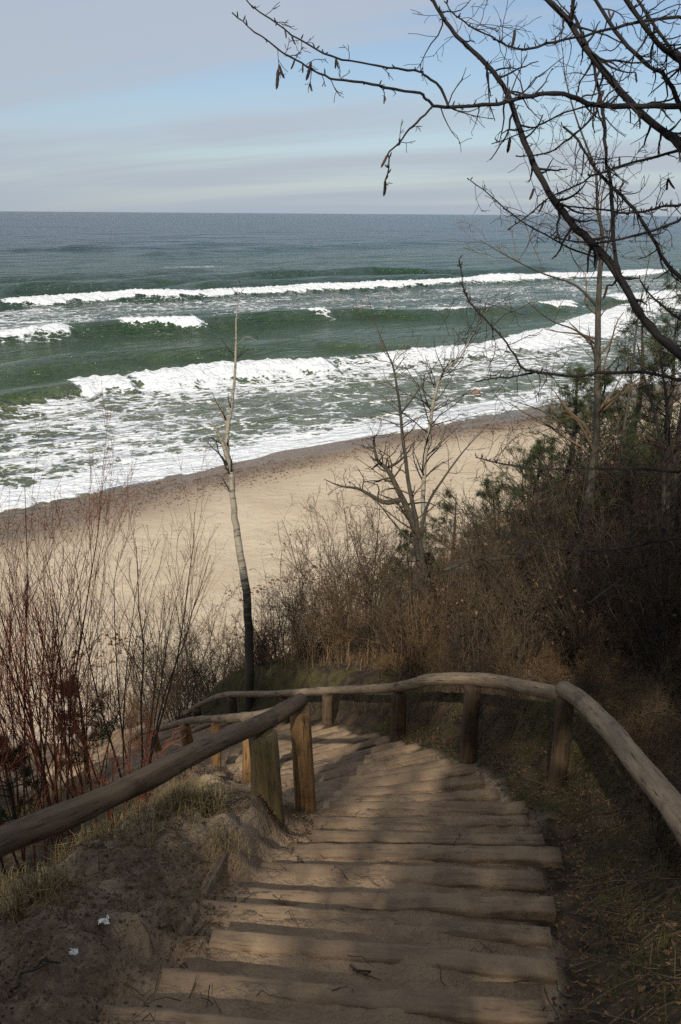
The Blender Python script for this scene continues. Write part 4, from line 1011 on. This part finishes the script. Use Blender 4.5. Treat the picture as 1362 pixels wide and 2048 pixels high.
pines = [((1190, 1010), 14.5, 4.2, 'dense young pine tallest among the shrubs right of the young tree'),
         ((1075, 1060), 15.0, 3.5, 'young pine left of the tall straight young tree, against the beach'),
         ((905, 1130), 17.5, 3.3, 'young pine right of the leaning white birch, against the beach'),
         ((975, 1120), 17.0, 3.3, 'young pine standing between two other pines in the thicket'),
         ((1310, 960), 16.0, 4.8, 'dark young pine at the far right edge of the thicket'),
         ((170, 1520), 11.8, 1.6, 'low young pine hidden among the red willow stems at left'),
         ((820, 1130), 16.5, 1.8, 'small young pine at the foot of the gnarled tree'),
         ((1260, 1060), 13.0, 2.9, 'mid-height young pine near the thin pale sapling'),
         ((1130, 1000), 17.0, 5.0, 'tall young pine directly behind the tall straight young tree'),
         ((1245, 960), 18.0, 5.6, 'bushy pine filling the gap right of the thin pale sapling'),
         ((1345, 930), 14.0, 5.0, 'dark bushy pine behind the dark saplings at the right edge'),
         ((20, 1600), 9.4, 1.3, 'low pine at the left edge beneath the willow')]
for k, (pp, D, H, lab) in enumerate(pines):
    p = at(pp[0], pp[1], D); o = make_pine(500 + k, 'young_pine', lab, H, G_P); place(o, (p[0], p[1], g1(p[0], p[1])), k * 1.1, 1.0)

# ------------------------------------------------------------------ forest on the cliff top behind the viewer (throws the shade)
def make_forest_pine(seed, H):
    r_ = np.random.default_rng(seed); t = empty('forest_pine', (0, 0, 0), 'tall forest pine on the cliff top behind the viewer', 'pine tree', 'forest pines on the cliff top')
    tr = smooth_line([(0, 0, -0.3), (0.1, 0, H * .4), (-.1, .1, H * .75), (0, 0, H)], 14)
    wood = [(tr, np.linspace(0.20, 0.03, 14))]; V, F = [], []
    for k in range(46):
        f = r_.uniform(0.30, 0.98); a = r_.uniform(0, 6.28); L = (1.15 - f) * 3.6 * r_.uniform(.6, 1.1) + .3
        c = np.array([0, 0, f * H]); out_ = [[], []]
        grow(r_, c, np.array([math.cos(a), math.sin(a), r_.uniform(-.1, .45)]), L, 0.04, 0, dict(seg=[5, 3], wander=[.12, .15], up=[.03, .1], taper=.4, rmin=.01, num=[7], ang=[.8], lr=[.45], rr=.6, **{'from': [.25]}), out_)
        wood += out_[0] + out_[1]
        for P, R in out_[0] + out_[1]:
            V += [P[-1], P[int(.6 * (len(P) - 1))]]
    p = np.repeat(np.array(V), 6, axis=0); p = p + r_.normal(0, .12, p.shape)
    V, F = needles(r_, p, nrm(r_.normal(0, 1, p.shape) + np.array([0, 0, .3])), 0.30, 0.035)
    link('trunk', tube_mesh('trunk', wood, 5, True), BARK_DARK, t)
    link('crown', mesh_arrays('crown', V, F, False), MAT['needle'], t)
    return t
fp = make_forest_pine(700, 13.0)
FOREST = [(3.6, -2.6, 0.85), (0.5, -6.0, 0.9), (3.6, -6.5, 0.95), (-6.9, -10.5, 1.05), (0.9, -10, 1.1), (5.4, -9, 1.0), (-12.5, -12, 1.1), (-7.6, -13, 1.15), (9.5, -4.0, 0.85),
          (18.5, 5.0, 0.95), (25, 9, 0.95), (-16, -16, 1.1), (-4.5, -17, 1.2)]
for k, (x, y, sc) in enumerate(FOREST):
    o = fp if k == 0 else copy_tree(fp)
    place(o, (x, y, g1(x, y)), k * 1.7, sc)

# ------------------------------------------------------------------ ground cover (stuff)
def scatter_px(n, box, seed):
    """random ground points under a patch of the view"""
    r_ = np.random.default_rng(seed); res = []
    for k in range(n):
        res.append(on_ground(r_.uniform(box[0], box[2]), r_.uniform(box[1], box[3])))
    return np.array(res)
def blades(name, pts, seed, L0, L1, w, mat, lean=0.5, per=1, label='', spread=0.05):
    r_ = np.random.default_rng(seed); pts = np.repeat(pts, per, axis=0); n = len(pts)
    pts = pts + np.concatenate([r_.normal(0, spread, (n, 2)), np.zeros((n, 1))], 1)
    pts[:, 2] = ground(pts[:, 0], pts[:, 1]) - 0.01
    a = r_.uniform(0, 6.28, n); ln = r_.uniform(L0, L1, n); le = r_.uniform(0.1, 1.0, n) * lean
    d = np.stack([np.cos(a), np.sin(a), 0 * a], 1); sd = np.stack([-np.sin(a), np.cos(a), 0 * a], 1) * w
    up = np.array([0, 0, 1.0])
    p1 = pts + (up * 0.55 + d * le[:, None] * 0.35) * ln[:, None]
    p2 = pts + (up * (0.9 - 0.45 * le[:, None]) + d * le[:, None] * 1.0) * ln[:, None]
    V = np.stack([pts - sd, pts + sd, p1 - sd * .7, p1 + sd * .7, p2], 1).reshape(-1, 3)
    b = (np.arange(n) * 5)[:, None]
    q = b + np.array([[0, 1, 3, 2]]); t3 = b + np.array([[2, 3, 4]])
    o = link(name, mesh_arrays(name, V, [q, t3], False), mat); tag(o, label, None, None, 'stuff'); return o
def gpoints(n, seed, x0, x1, y0, y1, ok):
    r_ = np.random.default_rng(seed); x = r_.uniform(x0, x1, n); y = r_.uniform(y0, y1, n)
    z, d, s = ground(x, y, True); k = ok(x, y, d, s); return np.stack([x, y, z], 1)[k]
MAT['grass_dry'] = twig_mat('dry_grass', (0.16, 0.115, 0.045), (0.30, 0.22, 0.095))
MAT['grass_green'] = twig_mat('olive_grass', (0.045, 0.038, 0.014), (0.14, 0.105, 0.038))
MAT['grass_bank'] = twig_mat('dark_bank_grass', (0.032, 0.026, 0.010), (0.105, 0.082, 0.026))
pl_ = gpoints(2600, 1, -4.5, 0.0, 1.8, 9.5, lambda x, y, d, s: (d < -1.35) & (d > -2.6) & (fbm(x * 1.4, y * 1.4, 3, 301) > -0.02) & (x / y > -0.6))
blades('grass', pl_, 2, 0.06, 0.20, 0.0022, MAT['grass_dry'], 0.9, 12, 'dry yellow grass on the sandy shoulder under the left handrail', 0.05)
tuftp = np.array([on_ground(a, b) for a, b in ((385, 1600), (400, 1610), (370, 1598), (345, 1606), (415, 1622), (300, 1590), (260, 1610), (442, 1690), (330, 1630), (230, 1640), (180, 1680), (60, 1800), (20, 1830), (100, 1790))])
blades('grass', tuftp, 3, 0.08, 0.22, 0.0022, MAT['grass_dry'], 1.0, 130, 'tufts of straw-coloured grass in front of the thick post', 0.07)
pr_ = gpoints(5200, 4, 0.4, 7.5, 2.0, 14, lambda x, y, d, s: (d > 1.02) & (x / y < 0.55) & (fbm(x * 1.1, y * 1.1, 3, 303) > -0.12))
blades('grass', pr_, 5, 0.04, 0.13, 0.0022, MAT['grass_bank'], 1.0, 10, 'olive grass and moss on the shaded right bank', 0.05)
pr2 = gpoints(1700, 6, 0.4, 9, 2.0, 18, lambda x, y, d, s: (d > 1.05) & (x / y < 0.55))
blades('grass', pr2, 7, 0.10, 0.34, 0.0018, MAT['twig_tan'], 1.4, 4, 'long dead grass stalks on the right bank', 0.06)
pl3 = gpoints(3000, 8, -9, 0.0, 4, 18, lambda x, y, d, s: (d < -1.9) & (x / y > -0.55) & (fbm(x * .8, y * .8, 3, 305) > -0.15))
blades('grass', pl3, 9, 0.10, 0.35, 0.0025, MAT['grass_green'], 1.0, 7, 'olive grass under the willow bushes on the left slope', 0.07)
pf = gpoints(5000, 10, -3.5, 16, 8, 30, lambda x, y, d, s: (d > 1.3) & (x / y < 0.5) & (to_tu(x, y)[1] < 17.5))
blades('grass', pf, 11, 0.15, 0.6, 0.003, MAT['twig_tan'], 1.0, 6, 'dry brown stalks covering the ground under the thicket', 0.15)
# leaf litter
def leaves(name, pts, seed, s0, s1, mat, label):
    r_ = np.random.default_rng(seed); n = len(pts); a = r_.uniform(0, 6.28, n); s = r_.uniform(s0, s1, n)[:, None]
    A = nrm(np.stack([np.cos(a), np.sin(a), r_.normal(0, .35, n)], 1)); B = nrm(np.cross(A, np.stack([r_.normal(0, .4, n), r_.normal(0, .4, n), np.ones(n)], 1))); N = np.cross(A, B)
    c = pts + np.array([0, 0, 0.006])
    V = np.stack([c - A * s, c + B * s * .5 + N * s * .25, c + A * s, c - B * s * .5 + N * s * .3], 1).reshape(-1, 3)
    b = (np.arange(n) * 4)[:, None]; T3 = np.concatenate([b + np.array([[0, 1, 2]]), b + np.array([[0, 2, 3]])])
    o = link(name, mesh_arrays(name, V, T3, False), mat); tag(o, label, None, None, 'stuff')
m = Mat('leaf_litter'); P3 = m.coord((1, 1, 1), 'Position'); wnz = m.n('ShaderNodeTexVoronoi'); m.l(P3, wnz.inputs['Vector']); wnz.inputs['Scale'].default_value = 70
sv = m.n('ShaderNodeSeparateColor'); m.l(wnz.outputs['Color'], sv.inputs[0])
m.col(m.mix(sv.outputs[0], (0.035, 0.021, 0.012), (0.19, 0.11, 0.055))); m.rough(0.85); MAT['litter'] = m.m
ll = gpoints(70000, 12, -3, 0.4, 1.8, 8, lambda x, y, d, s: (d < -0.72) & (d > -2.4) & (fbm(x * 1.7 + 4, y * 1.7, 4, 107, .6) > 0.0))
leaves('leaf_litter', ll, 13, 0.004, 0.013, MAT['litter'], 'brown leaf litter caught in the sand left of the steps')
ll = gpoints(26000, 14, 0.3, 5, 1.8, 9, lambda x, y, d, s: (d > 0.78) & (x / y < 0.55))
leaves('leaf_litter', ll, 15, 0.009, 0.026, MAT['litter'], 'dark leaf litter along the right edge of the steps and up the bank')
# fine dead twigs lying about
def strewn(name, pts, seed, L0, L1, r0, mat, label):
    r_ = np.random.default_rng(seed); polys = []
    for p in pts:
        a = r_.uniform(0, 6.28); L = r_.uniform(L0, L1); n = 4; d = np.array([math.cos(a), math.sin(a)]); Q = []
        for i in range(n + 1):
            q = p[:2] + d * L * (i / n - .5) + r_.normal(0, L * .05, 2); Q.append([q[0], q[1], 0])
        Q = np.array(Q); Q[:, 2] = ground(Q[:, 0], Q[:, 1]) + 0.006 + np.abs(r_.normal(0, .012 + .06 * L, n + 1)); polys.append((Q, np.linspace(r0, r0 * .4, n + 1)))
    o = link(name, tube_mesh(name, polys, 4), mat); tag(o, label, None, None, 'stuff')
strewn('twig_litter', gpoints(420, 16, -3, 0.4, 1.8, 7, lambda x, y, d, s: (d < -0.6) & (d > -2.2)), 17, 0.06, 0.3, 0.003, MAT['twig'], 'thin dead twigs strewn over the sand left of the steps')
strewn('twig_litter', gpoints(130, 18, -0.8, 1.6, 1.8, 7, lambda x, y, d, s: np.abs(d) < 0.8), 19, 0.04, 0.16, 0.0022, MAT['twig_dark'], 'tiny dead twigs lying on the sandy treads')
strewn('bramble', gpoints(1500, 20, 0.6, 4.5, 1.8, 9, lambda x, y, d, s: (d > 0.98) & (x / y < 0.55)), 21, 0.15, 0.7, 0.0028, MAT['twig'], 'dead bramble canes tangled over the right bank')
for k, (pa, pb_, rr, lab) in enumerate([((598, 1722), (664, 1745), .005, 'forked twig on the step right of the mossy post'), ((320, 1862), (425, 1850), .006, 'dry stick poking out below the half-buried planks'),
                                  ((20, 1990), (122, 1935), .007, 'pale straight stick in the leaf litter at lower left'), ((700, 1935), (735, 1960), .006, 'short dark twig lying mid-stair'), ((170, 1700), (215, 1705), .006, 'crooked dead branch at the grass edge under the left log')]):
    A = on_ground(*pa); B = on_ground(*pb_); Q = np.array([lerp(A, B, f) for f in np.linspace(0, 1, 7)]); Q[1:-1] += np.random.default_rng(k).normal(0, .012, (5, 3)); Q[:, 2] = ground(Q[:, 0], Q[:, 1]) + 0.014
    fk = Q[3] + (Q[4] - Q[3]) * 1.5 + nrm(np.cross(Q[4] - Q[3], [0, 0, 1])) * 0.04
    o = link('stick', tube_mesh('stick', [(Q, np.linspace(rr, rr * .5, 7)), (np.array([Q[3], lerp(Q[3], fk, .5), fk]), np.array([rr * .6, rr * .5, rr * .3]))], 6, True), MAT['grey_bark'] if k == 2 else BARK_TWIG)
    tag(o, lab, 'stick')
# scraps of white paper
mp_ = Mat('white_paper'); mp_.col((0.72, 0.72, 0.70)); mp_.rough(0.7)
for k, (px, py, s, lab) in enumerate([(208, 1850, .030, 'crumpled white paper scrap in leaf litter, nearer the steps'), (148, 1912, .024, 'small crumpled white paper scrap at lower left'), (214, 1616, .018, 'tiny white paper scrap in grass under the left log')]):
    p = on_ground(px, py); rr = np.random.default_rng(80 + k); n = 6
    gxx, gyy = np.meshgrid(np.linspace(-1, 1, n), np.linspace(-1, 1, n)); V = np.stack([gxx * s * .7 + rr.normal(0, s * .12, gxx.shape), gyy * s * .55 + rr.normal(0, s * .12, gxx.shape), np.abs(rr.normal(0, s * .42, gxx.shape)) + .004], -1).reshape(-1, 3)
    ii = np.arange(n * n).reshape(n, n); q = np.stack([ii[:-1, :-1], ii[:-1, 1:], ii[1:, 1:], ii[1:, :-1]], -1).reshape(-1, 4)
    o = link('paper_scrap', mesh_arrays('paper_scrap', V, q, False), mp_.m, None, (p[0], p[1], p[2] + .01)); tag(o, lab, 'paper', 'paper scraps in the sand')

# ------------------------------------------------------------------ pebbles and drift on the beach
def stones(name, n, seed, t0, t1, u0, u1, s0, s1, mat, label, dens):
    r_ = np.random.default_rng(seed); t = r_.uniform(t0, t1, n); u = r_.uniform(u0, u1, n); x, y = from_tu(t, u)
    k = (np.abs(x / y) < 0.44) & dens(t, u, r_); x, y = x[k], y[k]; n = len(x); z = ground(x, y)
    oc = np.array([(1, 0, 0), (0, 1, 0), (-1, 0, 0), (0, -1, 0), (0, 0, 1), (0, 0, -1.0)])
    s = np.exp(r_.uniform(np.log(s0), np.log(s1), n)); a = r_.uniform(0, 6.28, n)
    V = oc[None] * (s[:, None, None] * np.array([1, .7, .5])) * r_.uniform(.75, 1.25, (n, 6, 1))
    c, sn = np.cos(a)[:, None], np.sin(a)[:, None]
    V = np.stack([V[..., 0] * c - V[..., 1] * sn, V[..., 0] * sn + V[..., 1] * c, V[..., 2]], -1) + np.stack([x, y, z + s * .2], 1)[:, None]
    fc = np.array([(0, 1, 4), (1, 2, 4), (2, 3, 4), (3, 0, 4), (1, 0, 5), (2, 1, 5), (3, 2, 5), (0, 3, 5)])
    F = ((np.arange(n) * 6)[:, None, None] + fc[None]).reshape(-1, 3)
    o = link(name, mesh_arrays(name, V.reshape(-1, 3), F, True), mat); tag(o, label, None, None, 'stuff')
m = Mat('pebble'); P3 = m.coord((1, 1, 1), 'Position'); vc = m.voro(P3, 5.0, 'F1', 'Color'); sv = m.n('ShaderNodeSeparateColor'); m.l(vc, sv.inputs[0])
m.col(m.mix(sv.outputs[0], (0.05, 0.035, 0.026), (0.24, 0.16, 0.10))); m.rough(0.6); MAT['pebble'] = m.m
def wvf(t, u): return u + 1.6 * np.sin(t * 0.115 + 0.6) + 2.0 * vnoise(t * .07, t * 0 + 1.7, 4)
stones('pebbles', 26000, 31, -5, 75, 36, 45.5, 0.025, 0.085, MAT['pebble'], 'belt of wet brown pebbles along the water edge', lambda t, u, r_: (r_.uniform(0, 1, len(t)) < sstep(36, 41, wvf(t, u)) ** 1.5) & (fbm(t * .12, u * .3, 3, 311) > -0.15))
stones('pebbles', 5200, 32, -5, 70, 19, 40, 0.012, 0.06, MAT['pebble'], 'scattered small dark pebbles and drift on the dry sand', lambda t, u, r_: (fbm(t * .15, u * .35, 3, 313) > 0.0) & (r_.uniform(0, 1, len(t)) < 0.25 + 0.75 * sstep(0.0, 0.3, fbm(t * .5, u * .9, 3, 317))))
stones('beach_debris', 2600, 33, 3, 30, 19, 26, 0.03, 0.11, MAT['litter'], 'dark drift and seaweed scattered at the foot of the cliff', lambda t, u, r_: fbm(t * .3, u * .5, 3, 315) > 0.05)
# a single stone standing in the wash
p = on_plane(951, 787); bm_v = []
rr = np.random.default_rng(5); th = np.linspace(0, 6.28, 10, endpoint=False); rings = [(0.30, -0.15), (0.34, 0.05), (0.26, 0.25), (0.12, 0.36)]
for R_, z_ in rings: bm_v += [(math.cos(a) * R_ * rr.uniform(.8, 1.2) * 1.3, math.sin(a) * R_ * rr.uniform(.8, 1.2), z_) for a in th]
bm_v.append((0, 0, 0.38)); ii = np.arange(40).reshape(4, 10)
q = np.stack([ii[:-1], np.roll(ii, -1, 1)[:-1], np.roll(ii, -1, 1)[1:], ii[1:]], -1).reshape(-1, 4); t3 = np.stack([ii[3], np.roll(ii[3], -1), np.full(10, 40)], 1)
st = link('stone', mesh_arrays('stone', np.array(bm_v), [q, t3], True), MAT['pebble'], None, (p[0], p[1], 0)); tag(st, 'small dark stone standing alone in the foamy wash', 'stone')
